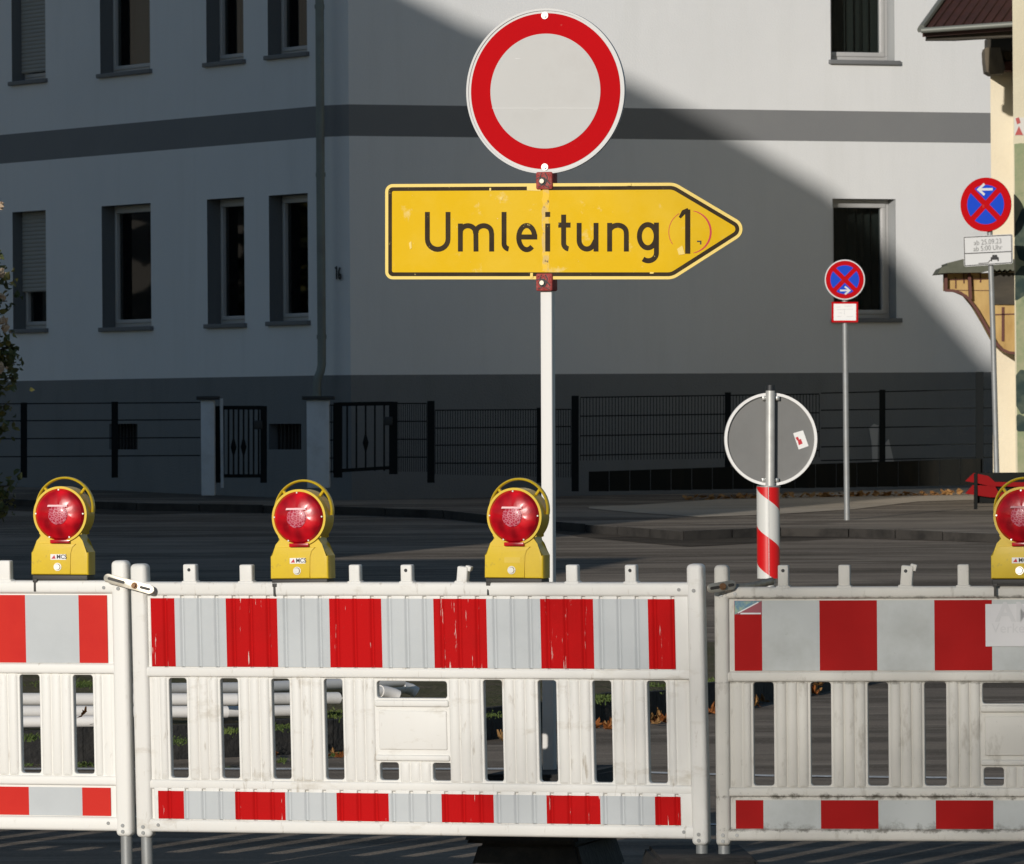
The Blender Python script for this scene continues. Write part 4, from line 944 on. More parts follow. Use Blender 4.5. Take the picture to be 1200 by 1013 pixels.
# ================================================================== BARRIERS
SB = 343.
DB = F / SB
def barrier(label, fr, xs, vs, xref, vref, pl, fr_red, fr_white, ribbed, x_reds_up, x_reds_lo, slots, win, smalls, plate, posts, tabs, group='white plastic roadwork barriers'):
    """xs: (left,right) body px ; vs: dict of px rows"""
    X = lambda px: fr.uv(px, vref)[0]; Zz = lambda py: fr.uv(xref, py)[1]
    root = empty('road_barrier', fr.M, label, 'barrier', None)
    W = .012          # front proud of rails
    TH = .028
    # plate with rounded openings from a filled curve
    cu = bpy.data.curves.new('c', 'CURVE'); cu.dimensions = '2D'; cu.fill_mode = 'BOTH'; cu.extrude = TH / 2 - .003; cu.bevel_depth = .003; cu.bevel_resolution = 2
    def spl(pts):
        s_ = cu.splines.new('POLY'); s_.points.add(len(pts) - 1)
        for i, (a, b_) in enumerate(pts): s_.points[i].co = (a, b_, 0, 1)
        s_.use_cyclic_u = True
    x0, x1 = X(posts[0][1]) - .015, X(posts[1][0]) + .015
    zt, zb = Zz(vs['rail0'][0]) - .004, Zz(vs['bot'][1]) + .004
    spl([(x0, zb), (x1, zb), (x1, zt), (x0, zt)])
    def rr(a, b_, c, d, r): return rounded([(a, c), (b_, c), (b_, d), (a, d)], r, 5)
    sb, st = Zz(vs['slot'][1]), Zz(vs['slot'][0])
    for a, b_ in slots: spl(rr(X(a), X(b_), sb, st, .013))
    spl(rr(X(win[0]), X(win[1]), Zz(vs['win'][1]), Zz(vs['win'][0]), .013))
    for a, b_ in smalls: spl(rr(X(a), X(b_), sb, Zz(vs['small']), .013))
    t = bpy.data.objects.new('c', cu); COL.objects.link(t); dg = bpy.context.evaluated_depsgraph_get()
    me = bpy.data.meshes.new_from_object(t.evaluated_get(dg)); bpy.data.objects.remove(t)
    me.transform(Matrix.Translation((0, TH / 2, 0)) @ Matrix.Rotation(math.pi / 2, 4, 'X'))
    bm = bmesh.new(); bm.from_mesh(me)
    for f in bm.faces: f.material_index = 0
    # horizontal rails
    px0, px1 = X(posts[0][0]), X(posts[1][1])
    def rail(k, pr, r, a=None, b_=None):
        box(bm, a if a is not None else x0, b_ if b_ is not None else x1, -pr, TH + pr * .6, Zz(vs[k][1]), Zz(vs[k][0]), r)
    rail('rail0', .016, .012); rail('rail1', .013, .009); rail('rail2', .010, .008); rail('bot', .016, .012)
    # end posts
    for a, b_ in posts: box(bm, X(a), X(b_), -.018, TH + .012, Zz(vs['postb']), Zz(vs['posttop']), .016, seg=4)
    # tabs
    for a, b_, vt, tilt, hole in tabs:
        xa, xb_ = X(a), X(b_); z1 = Zz(vt); zc = Zz(vs['rail0'][0]); mx = Matrix.Translation(((xa + xb_) / 2, 0, zc)) @ Matrix.Rotation(tilt, 4, 'Y')
        hw = (xb_ - xa) / 2
        box(bm, -hw, hw, -.008, TH - .003, -.015, z1 - zc, .005, mtx=mx); box(bm, -hw - .006, hw + .006, -.012, TH, -.015, .004, .005, mtx=mx)
        if tilt: box(bm, -hw * .1, hw, -.003, TH - .006, (z1 - zc) * .8, (z1 - zc) * 1.12, .003, mtx=mx @ Matrix.Rotation(tilt * 2, 4, 'Y'))
    # soft corrugation of the slats between the slots
    def corr(xa, xb_, z0, z1, n, amp):
        nx = n * 12; zs_ = [z0, z0 + .003, z0 + .007, z0 + .013, (z0 + z1) / 2, z1 - .013, z1 - .007, z1 - .003, z1]; tp = [0, .45, .8, 1, 1, 1, .8, .45, 0]
        V = [[bm.verts.new((xa + (xb_ - xa) * i / nx, .0012 - (amp + .0012) * tp[j] * (abs(math.sin(math.pi * n * i / nx)) ** .55), z)) for i in range(nx + 1)] for j, z in enumerate(zs_)]
        for j in range(len(zs_) - 1):
            for i in range(nx): bm.faces.new((V[j][i], V[j][i + 1], V[j + 1][i + 1], V[j + 1][i]))
    edges = sorted(slots + [win]); cells = []
    prev = posts[0][1] + 3
    for a, b_ in edges: cells.append((prev, a)); prev = b_
    cells.append((prev, posts[1][0] - 3))
    for ci, (a, b_) in enumerate(cells):
        xa, xb_ = X(a), X(b_); z0, z1 = Zz(vs['rail2'][0]) - .003, Zz(vs['rail1'][1]) + .003
        if ci in (0, len(cells) - 1):
            e = .032; s0 = (xb_ - e if ci == 0 else xa + .004)
            corr(s0, s0 + e - .004, z0, z1, 1, .008)
            if ci == 0: corr(xa, s0 - .003, z0, z1, 1, .003)
            else: corr(s0 + e, xb_, z0, z1, 1, .003)
        else: corr(xa + .004, xb_ - .004, z0, z1, 3, .0095)
    # embossed writing plate and its surround
    a, b_ = X(win[0]) - .004, X(win[1]) + .004
    box(bm, a, b_, -.010, .01, Zz(vs['win'][1] + 9), Zz(vs['win'][1] + 1), .006); box(bm, a, b_, -.010, .01, Zz(vs['small'] - 1), Zz(vs['small'] - 8), .006)
    box(bm, X(plate[0]), X(plate[1]), -.006, .006, Zz(plate[3]), Zz(plate[2]), .005)
    sx0, sx1 = X(smalls[0][1]), X(smalls[1][0]); cw = (sx1 - sx0 - .008) / 3
    corr(sx0 + .003, sx1 - .003, sb - .008, Zz(vs['small']) + .004, 3, .008)
    # teeth of the ribbed panel showing below and above the foil
    if ribbed:
        per = X(xref + 20.5) - X(xref); n = int((x1 - x0) / per)
        for k in range(n):
            xa = x0 + .02 + k * per
            for q in ('foil', 'foil2'):
                box(bm, xa + .006, xa + per - .006, -.010, .004, Zz(vs[q][1]) - .010, Zz(vs[q][0]) + .012, .004)
    body = finish(bm, 'barrier_body', pl, root, fr.M, ang=45)
    # foils
    for nm, q, reds in (('reflective_panel', 'foil', x_reds_up), ('lower_reflective_panel', 'foil2', x_reds_lo)):
        bm = bmesh.new(); z0, z1 = Zz(vs[q][1]), Zz(vs[q][0])
        cuts = reds      # list of px boundaries, alternating red/white starting red
        per = X(xref + 20.5) - X(xref)
        ph = x0 + .02
        def dep(x):
            if not ribbed: return -.0035
            u = ((x - ph) / per) % 1.0; u = min(u, 1 - u)       # 0 at the groove
            return -.0132 + .0085 * math.exp(-(u * per / .0066) ** 2)
        for i in range(len(cuts) - 1):
            a, b_ = X(cuts[i]), X(cuts[i + 1]); mi = i % 2; n = max(1, int((b_ - a) / .0018)) if ribbed else 1
            V = []
            for k in range(n + 1):
                x = a + (b_ - a) * k / n; y = dep(x); V.append((bm.verts.new((x, y, z0)), bm.verts.new((x, y, z1))))
            for k in range(n): bm.faces.new((V[k][0], V[k + 1][0], V[k + 1][1], V[k][1])).material_index = mi
        finish(bm, nm, [fr_red, fr_white], root, fr.M, ang=60)
    # foot tubes, screws
    for sgn, (a, b_) in zip((-1, 1), posts):
        bm = bmesh.new(); xm = (X(a) + X(b_)) / 2; wd = (X(b_) - X(a))
        cyl(bm, (xm, .012, -.0 + .06), (xm, .012, Zz(vs['postb']) + .1), .020, n=20); finish(bm, 'foot_tube', 'zinc', root, fr.M)
        bm = bmesh.new()
        for zz_ in (vs['postb'] - 6, vs['postb'] - 13, vs['rail0'][0] + 9): cyl(bm, (xm, -.0175, Zz(zz_)), (xm, -.0215, Zz(zz_)), .0065, n=12)
        xi = xm - sgn * wd * .95
        for zz_ in (vs['bot'][0] + 7, vs['rail0'][0] + 8): cyl(bm, (xi, -.0155, Zz(zz_)), (xi, -.019, Zz(zz_)), .006, n=12)
        finish(bm, 'screw', 'zinc', root, fr.M)
    bm = bmesh.new()
    for a, b_, vt, tilt, hole in tabs:
        if hole: xm = (X(a) + X(b_)) / 2; zc = Zz(vt + 6.5); cyl(bm, (xm, -.0075, zc), (xm, -.0092, zc), .006, n=12)
    if len(bm.verts): finish(bm, 'peg_hole', 'black', root, fr.M)
    else: bm.free()
    return root, X, Zz

def bframe(px, py_ref, Y, yaw, lean, rol=0):
    """frame whose plane passes the pixel at depth Y; origin dropped to the ground"""
    f0 = Frame(px, py_ref, Y, yaw, lean, rol); up = f0.R @ Vector((0, 0, 1)); org = f0.O - up * (f0.O.z / up.z)
    return Frame(0, 0, 0, yaw, lean, rol, org=org)

slots_m = [(198, 220.5), (258, 280.6), (318, 341), (379.5, 403), (566, 590), (630, 653.5), (694, 718), (758, 782)]
fm = bframe(490, 850, DB, rad(20), .042)
RED_U = [181.5, 209.5, 269.5, 329.5, 390.5, 451.5, 512.5, 574.5, 637.5, 699.5, 763.5, 794.5]
RED_L = [185, 215, 275, 334, 394, 455, 517, 578, 640, 703, 767, 797]
vs_m = dict(rail0=(682.5, 699), foil=(701.5, 782.5), rail1=(783, 795), slot=(795.5, 916), win=(797.5, 819.5), small=893, rail2=(917, 928), foil2=(930, 963), bot=(963.5, 979), posttop=661, postb=986)
tabs_m = [(219.5, 234, 661.5, 0, 1), (285.5, 300, 662, 0, 0), (413.5, 426, 662, 0, 0), (474, 487, 662, 0, 1), (539, 551, 664, .10, 0), (667.5, 681, 662, 0, 0), (736.5, 749.5, 662, 0, 1)]
mid, XM, ZM = barrier('ribbed white plastic barrier in the middle carrying two warning lamps', fm, (158, 827), vs_m, 490, 850, 'plastic', 'foil_red', 'foil_white', True, RED_U, RED_L, slots_m, (441.5, 525.5), [(443, 467), (505, 529)], (444.5, 524, 833, 879), [(158, 176.5), (809, 827.5)], tabs_m)
# right barrier (grimy)
def mir(c, l): return sorted([(2 * c - b_, 2 * c - a) for a, b_ in l])
sr = [(882, 908), (949, 975), (1016, 1042), (1082.5, 1110)]
fr_ = bframe(1020, 850, DB - .44, rad(9), .004, 0)
cr = 1198
redr = [861.6, 894, 961.4, 1028.8, 1096, 1163.5, 1231, 1298.5, 1366, 1433, 1500, 1534]
vs_r = dict(rail0=(687.5, 701.5), foil=(703.7, 786), rail1=(787, 799), slot=(798.5, 922), win=(799.5, 826), small=898.5, rail2=(923, 934), foil2=(938, 971.5), bot=(972, 986), posttop=661.5, postb=992)
tabs_r = [(913, 925.5, 662, 0, 1), (984, 997.5, 662, 0, 0), (1056, 1070, 663, .08, 1), (1123.5, 1137, 662, 0, 0), (1275, 1288, 662, 0, 1), (1345, 1358, 662, 0, 0)]
rb, XR_, ZR = barrier('grimy white barrier at the right with flat foil and a white label plate', fr_, (838, 1558), vs_r, 1020, 850, 'plastic_dirty', 'foil_red_dark', 'foil_white_dirty', False, redr, redr, sr + mir(cr, sr), (1150.5, 1245.5), [(1151.5, 1177), (1219, 1244.5)], (1154, 1242, 840, 886), [(838.4, 855.5), (1541, 1558)], tabs_r)
add_grime(M['plastic_dirty'], [(ZR(934), .022, .9), (ZR(973), .018, .75), (ZR(700), .012, .6), (ZR(990), .02, .5), (ZR(800), .012, .6)])
add_grime(M['foil_white_dirty'], [(ZR(972), .05, .55)])
# left barrier (clean, flat foil)
sl_ = [(22.8, 47.8), (85.4, 110.4)]; cl = -181.5
fl = bframe(60, 850, DB + .45, rad(20), .030)
left_slots = [(22.8 - 62.4 * k, 47.8 - 62.4 * k) for k in (1,)] + sl_
left_slots = sorted([(85.4 - 62.4 * k, 110.4 - 62.4 * k) for k in range(4)])
vs_l = dict(rail0=(680.5, 695.5), foil=(697.5, 776.8), rail1=(777.5, 789.5), slot=(790, 907.5), win=(791, 813), small=885, rail2=(909, 920), foil2=(922.5, 955.5), bot=(956.5, 973), posttop=657, postb=979)
redl = sorted([128.6 - 0, 95.2] + [95.2 - 62.5 * k for k in range(1, 9)] + [-491])
redl = [-491, -460] + [95.2 - 62.5 * k for k in range(8, -1, -1)] + [128.6]
redl = [-491] + [95.2 - 62.5 * k for k in range(9, -1, -1)] + [128.6]
while len(redl) % 2: redl.pop(1)
tabs_l = [(3 - 1, 16, 657, 0, 0), (-60, -46, 657, 0, 1)]
lb, XL, ZL = barrier('clean white barrier at the left with flat foil and one warning lamp', fl, (-510, 153), vs_l, 60, 850, 'plastic_clean', 'foil_red_flat', 'foil_white', False, redl, redl, left_slots + mir(cl, left_slots), (-224, -139), [(-222, -198), (-165, -141)], (-221, -142, 830, 874), [(-516, -498), (135, 153)], tabs_l)

# label plate and advert sticker on the right barrier
bm = bmesh.new(); prism(bm, [(XR_(1156), ZR(758)), (XR_(1320), ZR(758)), (XR_(1320), ZR(708.5)), (XR_(1156), ZR(708.5))], -.0075, -.0040)
lp = finish(bm, 'label_plate', 'plate_white', rb, fr_.M, smooth=False)
text('AMCS', .092, XR_(1168), ZR(728.5), -.0085, 'ink_faint', 'plate_print', lp, 'LEFT', 1.05, .002)
text('Verkehrs', .046, XR_(1163), ZR(742), -.0085, 'ink_faint', 'plate_print', lp, 'LEFT', 1.0)
for c in lp.children: c.matrix_world = fr_.M
M['ad_teal'] = mat('faded_teal_print', (.05, .16, .24), .5, noise=(60, (.2, .3, .2), .45, .6)); M['ad_red'] = mat('faded_maroon_print', (.22, .01, .03), .5)
bm = bmesh.new(); A = lambda x, y: (XR_(x), ZR(y))
prism(bm, [A(862, 720), A(894, 703.9), A(862, 703.9)], -.0050, -.0038, 0); prism(bm, [A(862, 720), A(894, 720), A(894, 704.2)], -.0050, -.0038, 1)
ribbon(bm, [A(866, 718), A(890, 705.5)], .004, -.0056, .0005, 2); ribbon(bm, [A(869, 718.7), A(893, 718.7)], .005, -.0056, .0005, 2)
finish(bm, 'advert_sticker', ['ad_teal', 'ad_red', 'plate_white'], rb, fr_.M, smooth=False)

# brackets joining barriers
def link_bracket(p_px, q_px, Y0, Y1, wpx, label, boltt=.62):
    a, b_ = P(*p_px, Y0), P(*q_px, Y1); d = b_ - a; L = d.length
    X_ = d.normalized(); Yv = Vector((0, 1, 0)); Yv = (Yv - X_ * Yv.dot(X_)).normalized(); Zv = X_.cross(Yv)
    Mx = Matrix((X_, Yv, Zv)).transposed().to_4x4(); Mx.translation = a
    r = empty('link_bracket', Mx, label, 'bracket', None); w_ = wpx / SB
    bm = bmesh.new(); prism(bm, rounded([(0, -w_ / 2), (L, -w_ / 2), (L, w_ / 2), (0, w_ / 2)], w_ * .49, 6), -.004, .004, r=.001)
    sl0 = L * .28
    finish(bm, 'strap', 'bracket', r, Mx); bm = bmesh.new()
    for x0_, x1_ in ((.08, .42), (.72, .93)): prism(bm, rounded([(L * x0_, -w_ * .16), (L * x1_, -w_ * .16), (L * x1_, w_ * .16), (L * x0_, w_ * .16)], w_ * .15, 4), -.0052, -.0042)
    finish(bm, 'slot', 'lamp_dark', r, Mx); bm = bmesh.new()
    cyl(bm, (L * boltt, -.004, 0), (L * boltt, -.010, 0), w_ * .36, n=18); cyl(bm, (L * boltt, -.010, 0), (L * boltt, -.019, 0), w_ * .24, n=6); finish(bm, 'bolt', 'rust', r, Mx)
    return r
link_bracket((122, 676.5), (180.5, 692.5), DB + .31, DB + .26, 10.5, 'tarnished metal strap joining the left and middle barriers', .62)
link_bracket((829, 690.5), (862, 685), DB - .44, DB - .40, 11, 'slotted metal strap on the right barrier post', .52)
bm = bmesh.new(); tube(bm, [P(850, 690, DB - .40), P(880, 687.5, DB - .33), P(906, 681, DB - .25)], .010, 8, sx=.5, sy=1.3)
tag(finish(bm, 'link_bar', 'bracket'), 'thin grey metal bar rising behind the strap of the right barrier', 'bar')

# feet under the barrier joints
gl = G(160, 1035)
foot_plate(XM(160) * 0 + P(158, 1040, DB + .1).x, DB + .25, -.0, rad(-20), 'black foot plate under the joint of the left and middle barriers', lx=.40, ly=.82, h=.03) if False else None
foot_plate(P(822, 1040, DB - .3).x, DB - .22, .0, rad(2), 'black foot plate under the joint of the middle and right barriers', lx=.40, ly=.82, h=.135)
foot_plate(P(158, 1060, DB - .1).x, DB + .12, .0, rad(-20), 'black foot plate under the joint of the left and middle barriers', lx=.40, ly=.6, h=.06)

# ================================================================== WARNING LAMPS
def lamp_proto():
    k = 1 / SB; kx = k / math.cos(rad(18))
    root = empty('warning_lamp', Matrix.Identity(4), 'x', 'warning lamp', 'warning lamps on the barriers')
    I = Matrix.Identity(4)
    # outline: base, shoulders, neck, round head
    cz = 72 * k; cr_ = 33.2 * k; cxh = 1.6 * kx
    pts = [(-34.2 * kx, 0), (34.2 * kx, 0), (34.2 * kx, 27 * k), (25.5 * kx, 40 * k), (24.5 * kx, 48 * k)]
    a0 = math.atan2(48 * k - cz, 24.5 * kx - cxh); a1 = math.pi - a0
    pts += circ(cxh, cz, cr_, 40, a0, a1 + 0 if a1 > a0 else a1 + 2 * math.pi)
    pts += [(-24 * kx, 48 * k), (-25.5 * kx, 40 * k), (-34.2 * kx, 27 * k)]
    bm = bmesh.new(); prism(bm, pts, -.035, .045, r=.006)
    # domed head rear and raised collar
    ring(bm, cxh, cz, cr_ + .001, cr_ - .007, -.045, -.02, 64)
    hs = finish(bm, 'housing', 'lamp_yellow', root, I, ang=35)
    bm = bmesh.new(); prism(bm, [(-33.5 * kx, 1 * k), (13 * kx, 1 * k), (13 * kx, 26 * k), (15 * kx, 33 * k), (20 * kx, 37 * k), (-24.5 * kx, 37.5 * k), (-33.2 * kx, 26 * k)], -.0385, -.034, r=.0012)
    finish(bm, 'battery_door', 'lamp_yellow', root, I)
    # lens: shallow faceted dome
    bm = bmesh.new(); R_ = cr_ - .0065; nr, ns = 7, 48; rows = []
    for i in range(nr + 1):
        t = i / nr; r = R_ * (1 - t * .62); row = []
        for j in range(ns):
            a = 2 * math.pi * j / ns; y = -.042 - .026 * math.sqrt(max(0, 1 - (r / R_) ** 2)) - (.0012 if (j // 6) % 2 else 0) * (0 < i)
            row.append(bm.verts.new((cxh + r * math.cos(a), y, cz + r * math.sin(a))))
        rows.append(row)
    for i in range(nr):
        for j in range(ns): bm.faces.new((rows[i][j], rows[i][(j + 1) % ns], rows[i + 1][(j + 1) % ns], rows[i + 1][j]))
    ln = finish(bm, 'lens', 'lens', root, I, ang=12)
    bm = bmesh.new(); rc = R_ * .385; prev = None
    for i in range(5):
        r = rc * (1 - i / 4.2); row = [bm.verts.new((cxh + r * math.cos(2 * math.pi * j / 24), -.0690 - .005 * math.sqrt(1 - (r / rc) ** 2 * .98), cz + r * math.sin(2 * math.pi * j / 24))) for j in range(24)]
        if prev:
            for j in range(24): bm.faces.new((prev[j], prev[(j + 1) % 24], row[(j + 1) % 24], row[j]))
        prev = row
    bm.faces.new(prev); finish(bm, 'lens_core', 'core', ln, I)
    bm = bmesh.new(); nx_, nz_ = math.tan(rad(8)), math.tan(rad(6.2)); z0_ = cz + 10.5 * k; hw, hh = 11.5 * kx, 1.1 * k; q = []
    for sx_, sz_ in ((-1, -1), (1, -1), (.93, 1), (-.93, 1)): q.append((cxh + sx_ * hw, -.0735 + sx_ * hw * nx_ + sz_ * hh * nz_, z0_ + sz_ * hh))
    A = [bm.verts.new(v) for v in q]; B = [bm.verts.new((x, -.064, z)) for x, y, z in q]; bm.faces.new(A); bm.faces.new(B[::-1])
    for i in range(4): bm.faces.new((A[i], A[(i + 1) % 4], B[(i + 1) % 4], B[i]))
    finish(bm, 'lens_glint', 'glint', ln, I, smooth=False)  # pale tilted bar put in as the lens highlight
    bm = bmesh.new()
    for a in (2, 92, 178, 245, 295): 
        x, z = cxh + R_ * .955 * math.cos(rad(a)), cz + R_ * .955 * math.sin(rad(a)); cyl(bm, (x, -.044, z), (x, -.053, z), .0028, n=10)
    finish(bm, 'lens_screw', 'steel_shiny', ln, I)
    bm = bmesh.new(); box(bm, cxh - 11.5 * kx, cxh + 11.5 * kx, -.05, -.036, cz - 34.5 * k, cz - 30 * k, .002); finish(bm, 'lens_tab', 'lens', ln, I)
    # handle
    bm = bmesh.new(); hp = []
    for i in range(25):
        a = rad(-8 + 196 * i / 24); hp.append((cxh + 33.6 * kx * 1.0 * math.cos(a), .012, cz + 7.5 * k + 36 * k * math.sin(a)))
    tube(bm, hp, 2.0 * k, 10, sx=2.6, sy=.8)
    for sg in (-1, 1):
        tube(bm, [(cxh + sg * 24 * kx, .012, cz + 31.5 * k), (cxh + sg * 19.5 * kx, .012, cz + 25 * k)], 1.9 * k, 8, sx=2)
    finish(bm, 'handle', 'lamp_yellow', root, I)
    bm = bmesh.new(); box(bm, -33 * kx, 33 * kx, -.034, .046, -6.5 * k, -.2 * k, .003); finish(bm, 'base_plate', 'lamp_dark', root, I)
    bm = bmesh.new(); box(bm, -30.5 * kx, -28 * kx, -.042, -.034, -20 * k, -5 * k, .001); box(bm, -31.5 * kx, -26.5 * kx, -.043, -.038, -9 * k, -5 * k, .001); finish(bm, 'hook', 'lamp_dark', root, I)
    bm = bmesh.new(); x, z = -2 * kx, 9.5 * k; cyl(bm, (x, -.037, z), (x, -.041, z), 4.8 * k, n=24); cyl(bm, (x, -.041, z), (x, -.046, z), 3.9 * k, 3.3 * k, n=24); finish(bm, 'lock', 'steel_shiny', root, I)
    bm = bmesh.new()
    for x in (-7, 1): cyl(bm, (x * kx, -.0345, 36 * k + 2.5 * k), (x * kx, -.0365, 38.5 * k), .7 * k, n=8)
    finish(bm, 'vent_hole', 'ink', root, I)
    bm = bmesh.new(); prism(bm, [(-10.5 * kx, 18 * k), (8 * kx, 18 * k), (8 * kx, 24.6 * k), (-10.5 * kx, 24.6 * k)], -.0395, -.0384)
    st = finish(bm, 'sticker', 'sticker', root, I, smooth=False)
    text('MCS', 5.6 * k * 1.25, -3.2 * kx, 19.3 * k, -.0400, 'ink', 'sticker_text', st, 'LEFT', .95, .0003)
    bm = bmesh.new(); prism(bm, [(-9.5 * kx, 19.2 * k), (-4.3 * kx, 19.2 * k), (-5.8 * kx, 23.6 * k)], -.0400, -.0394); finish(bm, 'sticker_emblem', 'ink_red', st, I, smooth=False)
    for ch in st.children: ch.matrix_world = I
    return root
proto = lamp_proto()
bpy.context.view_layer.update()
for o in [o for o in bpy.data.objects if o.name.split('.')[0] in ('lens_screw', 'vent_hole')]: split(o)
lamps = [(73.8, 673.6, DB + .45, 15.5, .3, 'warning lamp with a frosted pinkish lens on the left barrier', 'l'),
         (354.8, 678.3, DB + .15, 18, -.6, 'warning lamp with a sticker at the left on the middle barrier', 'm'),
         (605.8, 677.6, DB - .115, 18.6, .5, 'warning lamp without a white sticker in front of the white sign post', 'n'),
         (1199.5, 678.4, DB - .53, 14, 0, 'dull warning lamp cut by the right edge on the grimy barrier', 'r')]
for i, (px, py, Y, yw, rl, lab, _) in enumerate(lamps):
    o = proto if i == 0 else copy_tree(proto)
    p = P(px, py, Y - .0); Mx = Matrix.Translation(p) @ Matrix.Rotation(-rad(yw), 4, 'Z') @ Matrix.Rotation(rad(rl), 4, 'Y')
    o.matrix_world = Mx; o['label'] = lab
    if _ == 'n':
        for ch in list(o.children):
            if ch.name.startswith('sticker'):
                for g in list(ch.children): bpy.data.objects.remove(g)
                ch.data = ch.data.copy(); ch.data.materials[0] = mat('sticker_residue', (.66, .47, .05), .6)
                ch['label'] = 'yellowish residue where a sticker was'
    # rest on the rail: small bracket foot already part of the lamp

# ================================================================== PIPES ON THE VERGE
def pipe_obj(p0, p1, r, label, group='white plastic pipes on the verge', elbow=None):
    p0, p1 = Vector(p0), Vector(p1); d = (p1 - p0).normalized(); bm = bmesh.new(); n = 20; a = d.orthogonal().normalized(); b_ = d.cross(a)
    rings_ = []
    for (t, rr_) in ((0, r * .86), (0, r), (1, r), (1, r * .86)):
        c = p0.lerp(p1, t); rings_.append([bm.verts.new(c + (a * math.cos(6.2832 * i / n) + b_ * math.sin(6.2832 * i / n)) * rr_) for i in range(n)])
    inn = [[bm.verts.new(c + (a * math.cos(6.2832 * i / n) + b_ * math.sin(6.2832 * i / n)) * r * .86) for i in range(n)] for c in (p0 + d * .15, p1 - d * .15)]
    seq = [inn[0]] + rings_ + [inn[1]]
    for q in range(len(seq) - 1):
        for i in range(n): bm.faces.new((seq[q][i], seq[q][(i + 1) % n], seq[q + 1][(i + 1) % n], seq[q + 1][i]))
    bm.faces.new(inn[0]); bm.faces.new(inn[1])
    if elbow:
        e = Vector(elbow); tube(bm, [p1 - d * .03, p1 + d * .01, p1 + d * .03 + (e - p1) * .35, e], r * 1.15, 16)
    return tag(finish(bm, 'plastic_pipe', 'pvc_pipe'), label, 'pipe', group)
def pg(px, py, dep): return P(px, py, dep)
pipe_obj(pg(-60, 847, 33.9), pg(112, 845.5, 34.05), .027, 'shortest lowest white plastic pipe behind the left barrier')
pipe_obj(pg(-60, 834, 34.0), pg(266, 834.5, 34.5), .029, 'middle white plastic pipe of the stack, its open end under the left slots')
pipe_obj(pg(-60, 819.5, 34.15), pg(276, 820, 34.7), .030, 'upper white plastic pipe of the stack with a blunt open end')
pipe_obj(pg(140, 808, 34.6), pg(338, 806, 35.6), .028, 'topmost pale pipe lying slanted over the stack')
pipe_obj(pg(236, 835, 34.7), pg(342, 833, 35.0), .027, 'short white pipe behind the third slot of the middle barrier')
pipe_obj(pg(250, 820, 34.9), pg(396, 818.5, 35.4), .030, 'long white pipe ending behind the fourth slot')
pipe_obj(pg(300, 806, 35.3), pg(470, 799, 36.4), .028, 'high white pipe running towards the barrier window')
pipe_obj(pg(360, 800, 35.8), pg(450, 811, 36.2), .027, 'white pipe with a collared end seen in the barrier window', elbow=pg(466, 816, 36.25))
pipe_obj(pg(400, 813, 36.0), pg(473, 806, 36.6), .025, 'white pipe with an angled end at the right of the pipe pile', elbow=pg(488, 812, 36.65))

# ================================================================== FALLEN LEAVES
def leaf_mesh(seed):
    rnd = random.Random(seed); bm = bmesh.new(); lob = []
    for i in range(5):
        a = rad(90 + (i - 2) * 52); L = (1, .82, .82, .6, .6)[[2, 1, 3, 0, 4].index(i)] * rnd.uniform(.85, 1.1)
        lob.append((a - .30, L * .74)); lob.append((a - .1, L * .9)); lob.append((a + .02, L)); lob.append((a + .28, L * .72))
        if i < 4: lob.append((a + rad(26), .5))
    c = bm.verts.new((0, 0, .05)); vs_ = []
    for a, L in lob: vs_.append(bm.verts.new((L * math.cos(a), L * math.sin(a), .55 * L * L * rnd.uniform(.3, 1.1))))
    b0 = bm.verts.new((0, -.25, .1))
    for i in range(len(vs_) - 1): bm.faces.new((c, vs_[i], vs_[i + 1]))
    bm.faces.new((c, b0, vs_[0])); bm.faces.new((c, vs_[-1], b0)); tube(bm, [(0, -.2, .08), (.05, -.6, .25)], .02, 5)
    bmesh.ops.solidify(bm, geom=bm.faces[:], thickness=.01)
    me = bpy.data.meshes.new('fallen_leaf'); bm.to_mesh(me); bm.free(); return me
LM = []
for s_ in range(6):
    me = leaf_mesh(s_); me.materials.append(M['leaf_dry' if s_ % 2 else 'leaf_tan']); LM.append(me)
spots = [(574, 866, 0), (582, 862, 0), (588, 868, 0), (646, 862, 0), (652, 858, 0), (696, 856, 0), (704, 852, 0), (712, 856, 0), (700, 848, 0), (762, 848, 0), (771, 845, 0), (779, 848, 0), (768, 851, 0), (834, 838, 0), (841, 834, 0), (848, 830, 0),
         (883, 826, 0), (892, 824, 0), (900, 822, 0), (887, 829, 0), (955, 814, 0), (383, 889, 0), (392, 886, 0), (398, 890, 0), (405, 889, 0), (37, 895, 0), (98, 852, 1), (322, 891, 0), (958, 806, VH)]
spots += [(px + random.uniform(-6, 6), py + random.uniform(-2.5, 2), off) for px, py, off in spots if off == 0 and px > 500]
for i, (px, py, off) in enumerate(spots):
    o = bpy.data.objects.new('fallen_leaf', LM[i % 6]); COL.objects.link(o)
    p = G(px, py, off) if off != 1 else P(98, 842, 33.9)
    o.location = p + Vector((0, -.04, .012)); sc = random.uniform(.035, .062); o.scale = (sc, sc, sc * random.uniform(.8, 1.6))
    o.rotation_euler = (random.uniform(.2, .9), random.uniform(-.4, .4), random.uniform(0, 6.28))
    if off == 1: lab = 'dry brown leaf lying on the lowest white pipe'; gr = None
    elif px < 420: lab = 'dry leaf among the weeds at the left part of the kerb'; gr = 'dry leaves by the kerb weeds'
    elif off == VH: lab = 'dry leaf on top of the verge behind the right barrier'; gr = None
    else: lab = 'curled orange leaf lying against the dark kerb'; gr = 'orange leaves against the dark kerb'
    tag(o, lab, 'leaf', gr)

